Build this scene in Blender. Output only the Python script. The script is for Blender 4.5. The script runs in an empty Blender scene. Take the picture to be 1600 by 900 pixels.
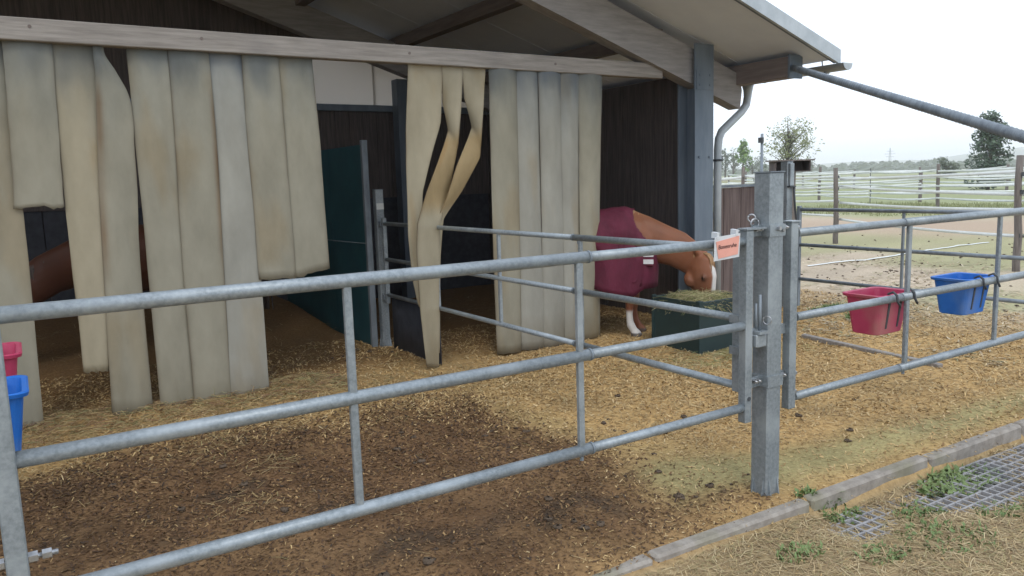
import bpy, math, random
import numpy as np
from mathutils import Vector, Matrix

S = bpy.context.scene
C = S.collection
rnd = random.Random(7)
rng = np.random.default_rng(11)

# ------------------------------------------------------------------ camera
F, YAW, PITCH, ROLL, EYE = 1214.25, 0.56736, 0.13737, -0.03096, 1.6
def cam_axes():
    fwd = Vector((math.sin(YAW)*math.cos(PITCH), math.cos(YAW)*math.cos(PITCH), -math.sin(PITCH)))
    r = Vector((math.cos(YAW), -math.sin(YAW), 0)); u = r.cross(fwd)
    return (math.cos(ROLL)*r + math.sin(ROLL)*u, -math.sin(ROLL)*r + math.cos(ROLL)*u, fwd)
CR, CU, CF = cam_axes()
cd = bpy.data.cameras.new('camera'); cam = bpy.data.objects.new('camera', cd); C.objects.link(cam)
cd.sensor_width = 36; cd.lens = 36*F/1600; cd.clip_start = 0.05; cd.clip_end = 20000
cam.matrix_world = Matrix(((CR.x, CU.x, -CF.x, 0), (CR.y, CU.y, -CF.y, 0), (CR.z, CU.z, -CF.z, EYE), (0, 0, 0, 1)))
S.camera = cam
# ------------------------------------------------------------------ light
SUN_EL, SUN_AZ = math.radians(52), math.radians(205)      # azimuth clockwise from +Y
w = bpy.data.worlds.new('World'); S.world = w; w.use_nodes = True
wn = w.node_tree.nodes; wl = w.node_tree.links; wn.clear()
sky = wn.new('ShaderNodeTexSky'); sky.sky_type = 'NISHITA'; sky.sun_disc = False
sky.sun_elevation = SUN_EL; sky.sun_rotation = SUN_AZ; sky.air_density = 1.0; sky.dust_density = 3.0
mixn = wn.new('ShaderNodeMix'); mixn.data_type = 'RGBA'; mixn.inputs[0].default_value = 0.86
mixn.inputs[7].default_value = (9.9, 10.9, 12.6, 1)         # even pale cloud cover over the clear sky
bg = wn.new('ShaderNodeBackground'); bg.inputs[1].default_value = 0.12
wo = wn.new('ShaderNodeOutputWorld')
wl.new(sky.outputs[0], mixn.inputs[6]); wl.new(mixn.outputs[2], bg.inputs[0]); wl.new(bg.outputs[0], wo.inputs[0])
sd = bpy.data.lights.new('sun', 'SUN'); sd.energy = 0.7; sd.angle = math.radians(14); sd.color = (1, 0.95, 0.87)
so = bpy.data.objects.new('sun', sd); C.objects.link(so)
sdir = Vector((math.sin(SUN_AZ)*math.cos(SUN_EL), math.cos(SUN_AZ)*math.cos(SUN_EL), math.sin(SUN_EL)))
so.rotation_euler = sdir.to_track_quat('Z', 'Y').to_euler()
S.view_settings.view_transform = 'Standard'; S.view_settings.look = 'None'
S.cycles.volume_bounces = 3
S.view_settings.exposure = 0.34; S.view_settings.gamma = 1; S.view_settings.use_curve_mapping = False

# ------------------------------------------------------------------ pixel -> place (photo pixels, 1600 x 900)
def ray(x, y): return CF + (x-800)/F*CR - (y-450)/F*CU
def onY(x, y, Y): d = ray(x, y); return Vector((0, 0, EYE)) + d*(Y/d.y)
def onX(x, y, X): d = ray(x, y); return Vector((0, 0, EYE)) + d*(X/d.x)
def onZ(x, y, z=0.0): d = ray(x, y); return Vector((0, 0, EYE)) + d*((z-EYE)/d.z)

# ------------------------------------------------------------------ noise
def _h(i, j, s):
    n = (i*374761393 + j*668265263 + s*1274126177) & 0xffffffff
    n = ((n ^ (n >> 13))*1103515245) & 0xffffffff
    return ((n ^ (n >> 16)) & 0xffff)/65535.0
def vnoise(x, y, s=0):
    x = np.asarray(x, float); y = np.asarray(y, float)
    i = np.floor(x).astype(np.int64); j = np.floor(y).astype(np.int64); fx = x-i; fy = y-j
    fx = fx*fx*(3-2*fx); fy = fy*fy*(3-2*fy)
    return (_h(i, j, s)*(1-fx)+_h(i+1, j, s)*fx)*(1-fy) + (_h(i, j+1, s)*(1-fx)+_h(i+1, j+1, s)*fx)*fy
def fbm(x, y, s=0, o=4):
    v = 0; a = .5
    for k in range(o): v = v + a*(vnoise(x, y, s+k)-.5)*2; x = np.asarray(x)*2.03; y = np.asarray(y)*2.03; a *= .5
    return v
def sstep(a, b, x):
    t = np.clip((np.asarray(x, float)-a)/(b-a), 0, 1); return t*t*(3-2*t)

# ------------------------------------------------------------------ materials
def mat(name, c1, c2=None, scale=6, stretch=(1, 1, 1), rough=.8, metal=0, bump=.2, bscale=None, c3=None, s3=2.0, t3=(.55, .7), detail=6, spec=.3, bdist=.01, lo=.35, hi=.65, attr=None, attr_mix=1.0):
    m = bpy.data.materials.new(name); m.use_nodes = True
    n = m.node_tree.nodes; l = m.node_tree.links
    b = n['Principled BSDF']; b.inputs['Roughness'].default_value = rough; b.inputs['Metallic'].default_value = metal
    b.inputs['Specular IOR Level'].default_value = spec
    tc = n.new('ShaderNodeTexCoord'); mp = n.new('ShaderNodeMapping'); mp.inputs['Scale'].default_value = stretch
    l.new(tc.outputs['Object'], mp.inputs[0])
    nz = n.new('ShaderNodeTexNoise'); nz.inputs['Scale'].default_value = scale; nz.inputs['Detail'].default_value = detail; nz.inputs['Roughness'].default_value = .65
    l.new(mp.outputs[0], nz.inputs[0])
    if attr:
        at = n.new('ShaderNodeAttribute'); at.attribute_name = attr
        mx = n.new('ShaderNodeMix'); mx.data_type = 'RGBA'; mx.blend_type = 'MULTIPLY'; mx.inputs[0].default_value = 1
        rp = n.new('ShaderNodeValToRGB'); rp.color_ramp.elements[0].position = .25; rp.color_ramp.elements[1].position = .75
        rp.color_ramp.elements[0].color = (*c1, 1); rp.color_ramp.elements[1].color = (*(c2 or c1), 1)
        l.new(nz.outputs[0], rp.inputs[0]); l.new(at.outputs['Color'], mx.inputs[6]); l.new(rp.outputs[0], mx.inputs[7])
        col = mx.outputs[2]
    else:
        rp = n.new('ShaderNodeValToRGB'); rp.color_ramp.elements[0].position = lo; rp.color_ramp.elements[1].position = hi
        rp.color_ramp.elements[0].color = (*c1, 1); rp.color_ramp.elements[1].color = (*(c2 or c1), 1)
        l.new(nz.outputs[0], rp.inputs[0]); col = rp.outputs[0]
    if c3:
        n3 = n.new('ShaderNodeTexNoise'); n3.inputs['Scale'].default_value = s3; n3.inputs['Detail'].default_value = 5
        l.new(mp.outputs[0] if False else tc.outputs['Object'], n3.inputs[0])
        r3 = n.new('ShaderNodeMapRange'); r3.inputs[1].default_value = t3[0]; r3.inputs[2].default_value = t3[1]
        l.new(n3.outputs[0], r3.inputs[0])
        mx3 = n.new('ShaderNodeMix'); mx3.data_type = 'RGBA'; mx3.inputs[7].default_value = (*c3, 1)
        l.new(r3.outputs[0], mx3.inputs[0]); l.new(col, mx3.inputs[6]); col = mx3.outputs[2]
    l.new(col, b.inputs['Base Color'])
    if bump:
        nb = nz
        if bscale:
            nb = n.new('ShaderNodeTexNoise'); nb.inputs['Scale'].default_value = bscale; nb.inputs['Detail'].default_value = 4; l.new(mp.outputs[0], nb.inputs[0])
        bp = n.new('ShaderNodeBump'); bp.inputs['Strength'].default_value = bump; bp.inputs['Distance'].default_value = bdist
        l.new(nb.outputs[0], bp.inputs['Height']); l.new(bp.outputs[0], b.inputs['Normal'])
    return m
M = {}
M['galv'] = mat('galvanised steel', (.19, .22, .235), (.29, .325, .345), scale=60, rough=.46, metal=.4, bump=.04, c3=(.36, .40, .42), s3=5, t3=(.5, .75), spec=.5)
M['galv_dull'] = mat('weathered galvanised steel', (.15, .175, .20), (.24, .275, .30), scale=12, stretch=(1, 1, .3), rough=.6, metal=.3, bump=.05)
M['zinc'] = mat('bright zinc bolts', (.30, .31, .32), (.46, .47, .48), scale=40, rough=.35, metal=.8, bump=0)
M['steel_col'] = mat('grey steel column', (.11, .14, .175), (.17, .205, .24), scale=5, stretch=(1, 1, .2), rough=.55, metal=.3, bump=.03)
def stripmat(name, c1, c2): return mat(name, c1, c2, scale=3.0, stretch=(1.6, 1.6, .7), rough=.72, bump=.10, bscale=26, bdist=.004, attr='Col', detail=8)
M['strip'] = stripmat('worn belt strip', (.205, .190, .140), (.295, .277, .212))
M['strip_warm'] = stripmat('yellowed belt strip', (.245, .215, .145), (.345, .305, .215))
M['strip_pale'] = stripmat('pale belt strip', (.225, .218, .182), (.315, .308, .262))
M['beam'] = mat('weathered pale timber', (.20, .18, .16), (.31, .285, .255), scale=5, stretch=(.5, 8, 8), rough=.85, bump=.3, c3=(.19, .175, .165), s3=1.6, t3=(.55, .8), bdist=.004)
M['glulam'] = mat('glulam timber', (.21, .20, .195), (.30, .285, .275), scale=4, stretch=(.7, 6, 6), rough=.8, bump=.2, bdist=.004)
M['purlin'] = mat('brown timber purlin', (.13, .105, .095), (.19, .155, .14), scale=4, stretch=(6, .5, 6), rough=.8, bump=.2, bdist=.004)
M['roof'] = mat('roof sheet underside', (.60, .65, .74), (.68, .73, .81), scale=1.5, rough=.6, bump=.02)
M['trim'] = mat('grey metal roof trim', (.36, .40, .42), (.45, .49, .51), scale=5, rough=.5, metal=.2, bump=.02)
M['plank'] = mat('dark stained plank', (.058, .048, .046), (.11, .09, .082), scale=4, stretch=(9, 9, .5), rough=.85, bump=.4, bdist=.004, c3=(.115, .09, .078), s3=1.4, t3=(.6, .85))
M['plank_red'] = mat('weathered red brown board', (.095, .068, .062), (.17, .13, .118), scale=4, stretch=(9, 9, .5), rough=.85, bump=.4, bdist=.004)
M['teal'] = mat('dark green sheet', (.012, .062, .075), (.018, .085, .10), scale=3, rough=.5, bump=.05)
M['rubber'] = mat('black rubber mat', (.024, .026, .034), (.045, .048, .058), scale=10, rough=.7, bump=.1)
M['red'] = mat('red plastic', (.36, .030, .085), (.46, .05, .115), scale=5, rough=.5, bump=.03, spec=.45, c3=(.30, .15, .12), s3=5, t3=(.5, .85))
M['blue'] = mat('blue plastic', (.008, .11, .43), (.012, .15, .54), scale=5, rough=.48, bump=.03, spec=.45, c3=(.11, .18, .34), s3=5, t3=(.5, .85))
M['green'] = mat('dark green plastic', (.009, .024, .026), (.016, .038, .038), scale=3, rough=.5, bump=.03, spec=.4)
M['dark'] = mat('dark grey fitting', (.04, .045, .05), (.07, .075, .08), scale=20, rough=.6, bump=0)
M['concrete'] = mat('concrete kerb', (.22, .195, .165), (.33, .30, .26), scale=14, rough=.95, bump=.5, bdist=.006, c3=(.20, .19, .12), s3=3, t3=(.5, .75))
M['paver'] = mat('grey grid paver', (.24, .235, .235), (.35, .345, .345), scale=8, rough=.85, bump=.1)
M['wood_post'] = mat('weathered fence post', (.11, .095, .085), (.19, .165, .145), scale=6, stretch=(6, 6, .6), rough=.9, bump=.5, bdist=.006)
M['tape'] = mat('white fence tape', (.58, .60, .57), (.68, .70, .67), scale=4, rough=.7, bump=0)
M['bark'] = mat('bark', (.08, .065, .05), (.14, .12, .10), scale=8, rough=.95, bump=.3)
def leafmat(name, c1, c2):
    m = mat(name, c1, c2, scale=1.2, rough=.6, bump=0); return m
M['leaf_spring'] = leafmat('spring leaves', (.12, .15, .05), (.21, .22, .09))
M['leaf_light'] = leafmat('light green leaves', (.13, .22, .06), (.20, .30, .09))
M['leaf_dark'] = leafmat('dark evergreen leaves', (.035, .062, .038), (.07, .105, .058))
M['leaf_far'] = leafmat('far wood leaves', (.06, .085, .05), (.10, .12, .07))
M['weed'] = leafmat('weed leaves', (.10, .155, .05), (.19, .25, .095))
M['paddock'] = leafmat('worn paddock grass', (.22, .24, .11), (.30, .31, .16))
M['hay'] = mat('hay', (.75, .75, .75), (1, 1, 1), scale=20, rough=.85, bump=0, attr='Col')
M['chips'] = mat('wood chips', (.75, .75, .75), (1, 1, 1), scale=30, rough=.9, bump=0, attr='Col')
M['horse'] = mat('chestnut coat', (.82, .82, .82), (1.0, 1.0, 1.0), scale=5, rough=.55, bump=.05, bscale=90, attr='Col', spec=.35, bdist=.002)
M['mane'] = mat('flaxen mane', (.26, .15, .07), (.38, .23, .12), scale=12, stretch=(4, 4, .6), rough=.6, bump=.4)
M['blanket'] = mat('maroon horse rug', (.078, .010, .024), (.125, .018, .040), scale=5, rough=.75, bump=.7, bscale=6, bdist=.05, stretch=(1, 1, .5))
M['white_web'] = mat('white webbing', (.55, .55, .54), (.66, .66, .65), scale=9, rough=.8, bump=0)
M['eye'] = mat('dark eye', (.01, .008, .006), None, rough=.15, bump=0, spec=.6)
M['paper'] = mat('salmon paper', (.72, .34, .27), (.80, .40, .32), scale=4, rough=.8, bump=0)
M['ink'] = mat('dark ink', (.05, .03, .03), None, rough=.9, bump=0)
M['sleeve'] = mat('clear plastic sleeve', (.55, .58, .60), (.65, .68, .70), scale=5, rough=.25, bump=0, spec=.5)
M['hill'] = mat('far hills', (.06, .09, .05), (.11, .13, .07), scale=.004, rough=1, bump=0)
tp = bpy.data.materials.new('translucent gable sheet'); tp.use_nodes = True
_n = tp.node_tree.nodes; _l = tp.node_tree.links
_t = _n.new('ShaderNodeBsdfTranslucent'); _t.inputs[0].default_value = (.62, .60, .57, 1)
_mx = _n.new('ShaderNodeMixShader'); _mx.inputs[0].default_value = .8
_n['Principled BSDF'].inputs['Base Color'].default_value = (.55, .53, .5, 1)
_l.new(_n['Principled BSDF'].outputs[0], _mx.inputs[1]); _l.new(_t.outputs[0], _mx.inputs[2]); _l.new(_mx.outputs[0], _n['Material Output'].inputs[0])
M['gable'] = tp

# ------------------------------------------------------------------ mesh helpers
class MB:
    def __init__(s): s.v = []; s.f = []; s.sm = []
    def add(s, vs, fs, smooth=False):
        o = len(s.v); s.v += [tuple(p) for p in vs]; s.f += [tuple(i+o for i in f) for f in fs]; s.sm += [smooth]*len(fs); return s
    def box(s, lo, hi, M4=None, bev=0.0):
        x0, y0, z0 = lo; x1, y1, z1 = hi
        if bev:
            b = bev
            vs = []
            for (sx, sy, sz) in [(i, j, k) for i in (0, 1) for j in (0, 1) for k in (0, 1)]:
                X, Y, Z = (x0, x1)[sx], (y0, y1)[sy], (z0, z1)[sz]; a, c, d = (b, -b)[sx], (b, -b)[sy], (b, -b)[sz]
                vs += [(X, Y+c, Z+d), (X+a, Y, Z+d), (X+a, Y+c, Z)]
            I = lambda sx, sy, sz, k: (sx*4+sy*2+sz)*3+k
            fs = []
            for q in (0, 1):
                fs.append([I(q, 0, 0, 0), I(q, 1, 0, 0), I(q, 1, 1, 0), I(q, 0, 1, 0)])
                fs.append([I(0, q, 0, 1), I(1, q, 0, 1), I(1, q, 1, 1), I(0, q, 1, 1)])
                fs.append([I(0, 0, q, 2), I(1, 0, q, 2), I(1, 1, q, 2), I(0, 1, q, 2)])
            for p in (0, 1):
                for q in (0, 1):
                    fs.append([I(p, q, 0, 0), I(p, q, 0, 1), I(p, q, 1, 1), I(p, q, 1, 0)])
                    fs.append([I(p, 0, q, 0), I(p, 0, q, 2), I(p, 1, q, 2), I(p, 1, q, 0)])
                    fs.append([I(0, p, q, 1), I(0, p, q, 2), I(1, p, q, 2), I(1, p, q, 1)])
                    for r in (0, 1): fs.append([I(p, q, r, 0), I(p, q, r, 1), I(p, q, r, 2)])
        else:
            vs = [(x0, y0, z0), (x1, y0, z0), (x1, y1, z0), (x0, y1, z0), (x0, y0, z1), (x1, y0, z1), (x1, y1, z1), (x0, y1, z1)]
            fs = [(0, 3, 2, 1), (4, 5, 6, 7), (0, 1, 5, 4), (1, 2, 6, 5), (2, 3, 7, 6), (3, 0, 4, 7)]
        if M4 is not None: vs = [M4 @ Vector(v) for v in vs]
        return s.add(vs, fs)
    def tube(s, pts, r, n=12, caps=True, smooth=True):
        pts = [Vector(p) for p in pts]; k = len(pts); rs = r if isinstance(r, (list, tuple)) else [r]*k
        prev = None; vs = []
        for i, p in enumerate(pts):
            t = (pts[min(i+1, k-1)]-pts[max(i-1, 0)]).normalized()
            if prev is None:
                a = Vector((0, 0, 1)) if abs(t.z) < .9 else Vector((1, 0, 0)); prev = (a - t*a.dot(t)).normalized()
            else: prev = (prev - t*prev.dot(t)).normalized()
            b = t.cross(prev)
            for j in range(n):
                an = 2*math.pi*j/n; vs.append(p + (prev*math.cos(an)+b*math.sin(an))*rs[i])
        fs = [(i*n+j, i*n+(j+1) % n, (i+1)*n+(j+1) % n, (i+1)*n+j) for i in range(k-1) for j in range(n)]
        s.add(vs, fs, smooth)
        if caps:
            o = len(s.v)-len(vs)
            s.f.append(tuple(o+j for j in range(n))[::-1]); s.sm.append(False)
            s.f.append(tuple(o+(k-1)*n+j for j in range(n))); s.sm.append(False)
        return s
    def loft(s, secs, n=20):
        """secs: (centre, lateral radius, other radius) along a path in the x-z plane, y lateral"""
        k = len(secs); vs = []
        for i, (c, a, b) in enumerate(secs):
            c = Vector(c); t = (Vector(secs[min(i+1, k-1)][0])-Vector(secs[max(i-1, 0)][0])).normalized()
            lat = Vector((0, 1, 0)); lat = (lat-t*lat.dot(t)).normalized(); up = t.cross(lat)
            for j in range(n):
                an = 2*math.pi*j/n; vs.append(c+lat*(a*math.cos(an))+up*(b*math.sin(an)))
        fs = [(i*n+j, i*n+(j+1) % n, (i+1)*n+(j+1) % n, (i+1)*n+j) for i in range(k-1) for j in range(n)]
        fs += [tuple(range(n))[::-1], tuple((k-1)*n+j for j in range(n))]
        return s.add(vs, fs, True)
    def mesh(s, name):
        me = bpy.data.meshes.new(name); me.from_pydata(s.v, [], s.f)
        me.polygons.foreach_set('use_smooth', s.sm); me.update(); return me
    def build(s, name, m, parent=None, inv=True): return obj(name, s.mesh(name), m, parent, inv)
def obj(name, me, m, parent=None, inv=True):
    o = bpy.data.objects.new(name, me); C.objects.link(o)
    if m is not None and len(me.materials) == 0: me.materials.append(M[m] if isinstance(m, str) else m)
    if parent:
        o.parent = parent
        if inv:
            l = parent.location
            g = parent.parent.location if parent.parent else Vector((0, 0, 0))
            o.matrix_parent_inverse = Matrix.Translation(-(l if not parent.parent else Vector((0, 0, 0))))
    return o
def tag(o, label=None, cat=None, group=None, kind=None):
    for k, v in (('label', label), ('category', cat), ('group', group), ('kind', kind)):
        if v: o[k] = v
    return o
def thing(name, loc, label, cat, group=None):
    o = bpy.data.objects.new(name, None); C.objects.link(o); o.location = loc; o.empty_display_size = .1
    return tag(o, label, cat, group)
def bx(name, lo, hi, m, parent=None, bev=0.0): return MB().box(lo, hi, None, bev).build(name, m, parent)
def tb(name, pts, r, m, parent=None, n=12): return MB().tube(pts, r, n).build(name, m, parent)
def hexbolt(mb, a, b, r):
    mb.tube([a, b], r, 6, True, False); return mb
def copy_tree(o, parent=None):
    c = o.copy(); C.objects.link(c); c.parent = parent
    for ch in list(o.children): copy_tree(ch, c)
    return c

# ================================================================== THE GROUND
def kerb_y(x): return 2.385 - .025*(x-1.9)
def GH(x, y):
    x = np.asarray(x, float); y = np.asarray(y, float)
    near = 1-sstep(25, 60, np.hypot(x, y))
    h = (.028*fbm(x*1.1, y*1.1, 3, 3) + .014*fbm(x*5, y*5, 9, 3))*near
    out = 1-sstep(-.05, .0, y-kerb_y(x)+.05)
    out = out*near
    h = h*(1-.4*out) - out*(.046+.02*fbm(x*2.2+5, y*2.2, 21, 3))
    lowp = out*sstep(2.75, 3.3, x)*np.exp(-((y-(kerb_y(x)-.24-.06*(x-3.5)))/(.26+.14*np.clip(x-3.5, 0, 4)))**2)*np.clip(.95+.7*fbm(x*2.2, y*2.2, 27, 3), 0, 1.2)
    h = h - .072*lowp
    bay = sstep(6.3, 10.2, y)*(1-sstep(2.75, 2.95, x))*(1-sstep(13, 16, y))
    h = h + .23*bay
    h = h + .06*np.exp(-((y-6.12)/.16)**2)*(1-sstep(1.7, 2.3, x))*(.5+.8*vnoise(x*3, y*3, 4))*sstep(-6, -5, x)
    trod = np.exp(-((x-3.07)**2+(y-2.5)**2)/.1)
    far = 3.0*fbm(x*.004, y*.004, 40, 3)*sstep(120, 500, np.hypot(x, y))
    return h*(1-.6*trod) + far*.25
def axis(lo, hi, st, end):
    a = list(np.arange(lo, hi+1e-6, st)); s = st; v = hi
    while v < end: s *= 1.16; v += s; a.append(v)
    s = st; v = lo; b = []
    while v > -end: s *= 1.16; v -= s; b.append(v)
    return np.array(b[::-1]+a)
gx = axis(-1.0, 7.5, .045, 6000); gy = axis(.6, 7.6, .045, 6000)
GX, GY = np.meshgrid(gx, gy, indexing='ij')
GZ = GH(GX, GY)
nx, ny = GX.shape
V = np.stack([GX.ravel(), GY.ravel(), GZ.ravel()], 1)
ii = np.arange(nx*ny).reshape(nx, ny)
Q = np.stack([ii[:-1, :-1].ravel(), ii[1:, :-1].ravel(), ii[1:, 1:].ravel(), ii[:-1, 1:].ravel()], 1)
gm = bpy.data.meshes.new('ground'); gm.from_pydata(V.tolist(), [], Q.tolist()); gm.polygons.foreach_set('use_smooth', [True]*len(Q))
def polymask(x, y, px, soft):
    """signed-distance mask of a patch outlined on the ground"""
    P = [onZ(*p) for p in px] if len(px[0]) == 2 else px
    P = np.array([(p[0], p[1]) for p in P]); d = np.full(np.shape(x), 1e9); ins = np.zeros(np.shape(x), bool)
    for a, b in zip(P, np.roll(P, -1, 0)):
        e = b-a; wx = x-a[0]; wy = y-a[1]; t = np.clip((wx*e[0]+wy*e[1])/(e@e), 0, 1)
        d = np.minimum(d, np.hypot(wx-e[0]*t, wy-e[1]*t))
        c = ((a[1] <= y) != (b[1] <= y)) & (wx*e[1] < wy*e[0] if False else (x < (b[0]-a[0])*(y-a[1])/((b[1]-a[1]) or 1e-9)+a[0]))
        ins ^= c
    return sstep(-soft, soft, np.where(ins, d, -d))
SOIL = [(-250, 800), (60, 745), (300, 690), (560, 652), (730, 640), (880, 690), (980, 735), (1150, 785), (1060, 850), (930, 890), (700, 1100), (-300, 1100)]
MOSS = [(985, 742), (1060, 788), (1180, 762), (1225, 764), (1500, 676), (1750, 598), (1700, 580), (1480, 640), (1235, 700), (1120, 712), (1000, 716)]
MOSS2 = [(720, 622), (900, 690), (1010, 720), (1060, 770), (1120, 780), (1130, 720), (960, 690), (820, 640)]
def zones(x, y):
    wx = x+.34*fbm(x*1.9, y*1.9, 50, 4); wy = y+.34*fbm(x*1.9+9, y*1.9, 55, 4)
    soil = polymask(wx, wy, SOIL, .42)
    moss = np.maximum(polymask(x+.06*fbm(x*4, y*4, 61), y+.06*fbm(x*4, y*4, 62), MOSS, .16), .55*polymask(wx, wy, MOSS2, .2))
    soil = soil*(1-.7*moss)
    outk = 1-sstep(-.04, .0, y-kerb_y(x)+.06)
    return soil, moss, outk
TAN = np.array((.49, .325, .14)); SOILC = np.array((.155, .090, .045)); MOSSC = np.array((.33, .285, .135)); OUTC = np.array((.31, .235, .13))
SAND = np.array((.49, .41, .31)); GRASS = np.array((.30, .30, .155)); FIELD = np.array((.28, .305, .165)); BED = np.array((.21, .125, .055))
def gcolour(x, y):
    soil, moss, outk = zones(x, y)
    def mixc(a, b, t): return a*(1-t[:, None])+b*t[:, None]
    D = np.hypot(x, y)
    c = np.tile(TAN, (len(x), 1))
    c = c*(1+.25*fbm(x*2.3, y*2.3, 70, 4))[:, None]
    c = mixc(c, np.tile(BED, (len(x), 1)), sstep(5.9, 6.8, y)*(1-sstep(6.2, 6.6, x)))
    c = mixc(c, MOSSC*(1+.3*fbm(x*5, y*5, 71)[:, None]), moss)
    c = mixc(c, np.array((.25, .155, .078))*(1+.35*fbm(x*7, y*7, 75, 4)[:, None]), np.clip(soil*.9, 0, 1))
    c = mixc(c, SOILC*(1+.6*fbm(x*4, y*4, 72)[:, None]), np.clip(soil*(.86+.75*fbm(x*2.6, y*2.6, 73, 5)), 0, 1))
    c = mixc(c, OUTC*(1+.45*fbm(x*3, y*3, 74)[:, None]), outk)
    wet = sum(np.exp(-((x-onZ(*p).x)**2/rx**2+(y-onZ(*p).y)**2/ry**2)) for p, rx, ry in (((890, 800), .42, .22), ((1130, 766), .32, .05), ((520, 800), .5, .12), ((330, 770), .5, .2), ((150, 860), .5, .2), ((640, 850), .35, .15)))
    c = mixc(c, np.tile(np.array((.055, .042, .030)), (len(x), 1)), np.clip(wet*sstep(-.02, .35, fbm(x*6, y*6, 77, 4)), 0, .75))
    # paddock beyond the pen: sand, then worn grass, then fields
    far = sstep(7.6, 9.5, x+.8*fbm(x*.5, y*.5, 80))*sstep(-10, 2, y+4)
    c = mixc(c, SAND*(1+.38*fbm(x*1.1, y*1.1, 81, 6)[:, None]), far)
    g = sstep(-.05, .3, fbm(x*.45, y*.45, 82, 5)+.42*sstep(13, 15.5, D)*(1-sstep(20, 23, D))-.04)
    c = mixc(c, GRASS*(1+.25*fbm(x*2, y*2, 83)[:, None]), far*g*.8)
    c = mixc(c, np.tile(np.array((.41, .32, .235)), (len(x), 1)), far*sstep(20, 23, D+2*fbm(x*.2, y*.2, 87))*(1-sstep(26, 30, D)))
    c = mixc(c, FIELD*(1+.2*fbm(x*.3, y*.3, 84)[:, None]), sstep(27, 33, D+4*fbm(x*.1, y*.1, 86)))
    strip = sstep(.35, .6, vnoise(x*.012+y*.02, y*.004, 85))
    c = mixc(c, np.tile(np.array((.25, .23, .13)), (len(x), 1)), sstep(90, 160, D)*strip*.7)
    return np.clip(c, .01, 1)
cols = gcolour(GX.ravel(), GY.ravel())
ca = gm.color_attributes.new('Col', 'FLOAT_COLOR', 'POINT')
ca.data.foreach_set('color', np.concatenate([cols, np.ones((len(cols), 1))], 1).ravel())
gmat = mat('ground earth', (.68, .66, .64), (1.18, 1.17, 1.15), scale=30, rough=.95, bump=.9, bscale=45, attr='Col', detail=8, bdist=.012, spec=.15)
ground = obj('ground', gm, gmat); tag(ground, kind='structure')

# kerb of concrete edging stones
kerb = thing('kerb', (3, kerb_y(3), 0), None, None); tag(kerb, kind='structure'); 
kr = random.Random(4)
for k in range(11):
    x0 = .15+k*1.0; x1 = x0+.985; ya = kerb_y((x0+x1)/2)-.045
    ang = -.025+kr.uniform(-.006, .006); zt = .010+kr.uniform(-.008, .006)
    T = Matrix.Translation(((x0+x1)/2, ya, 0)) @ Matrix.Rotation(ang, 4, 'Z')
    MB().box((-.4925, -.036, -.25), (.4925, .036, zt), T, .012).build('kerb_stone', 'concrete', kerb)
# grid pavers showing through beside the kerb
pav = thing('paved_path', (5, 1.5, -.1), None, None); tag(pav, kind='structure')
pm = MB(); st, cells, th = .5, 8, .011
for k in range(cells+1):
    p = min(max(k*st/cells, th/2), st-th/2)
    pm.box((p-th/2, .0, -.05), (p+th/2, st, 0))
for k in range(cells+1):
    p = min(max(k*st/cells, th/2), st-th/2)
    pm.box((.0005, p-th/2, -.0495), (st-.0005, p+th/2, -.0008))
pmesh = pm.mesh('paver_grid'); pmesh.materials.append(M['paver'])
for i in range(15):
    for j in range(4):
        o = obj('paver_grid', pmesh, None, pav, True)
        x = 2.6+i*.506; o.location = (x, kerb_y(x)-.62-j*.506, -.085+kr.uniform(-.006, .006)); o.rotation_euler = (kr.uniform(-.01, .01), kr.uniform(-.01, .01), -.025)

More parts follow.
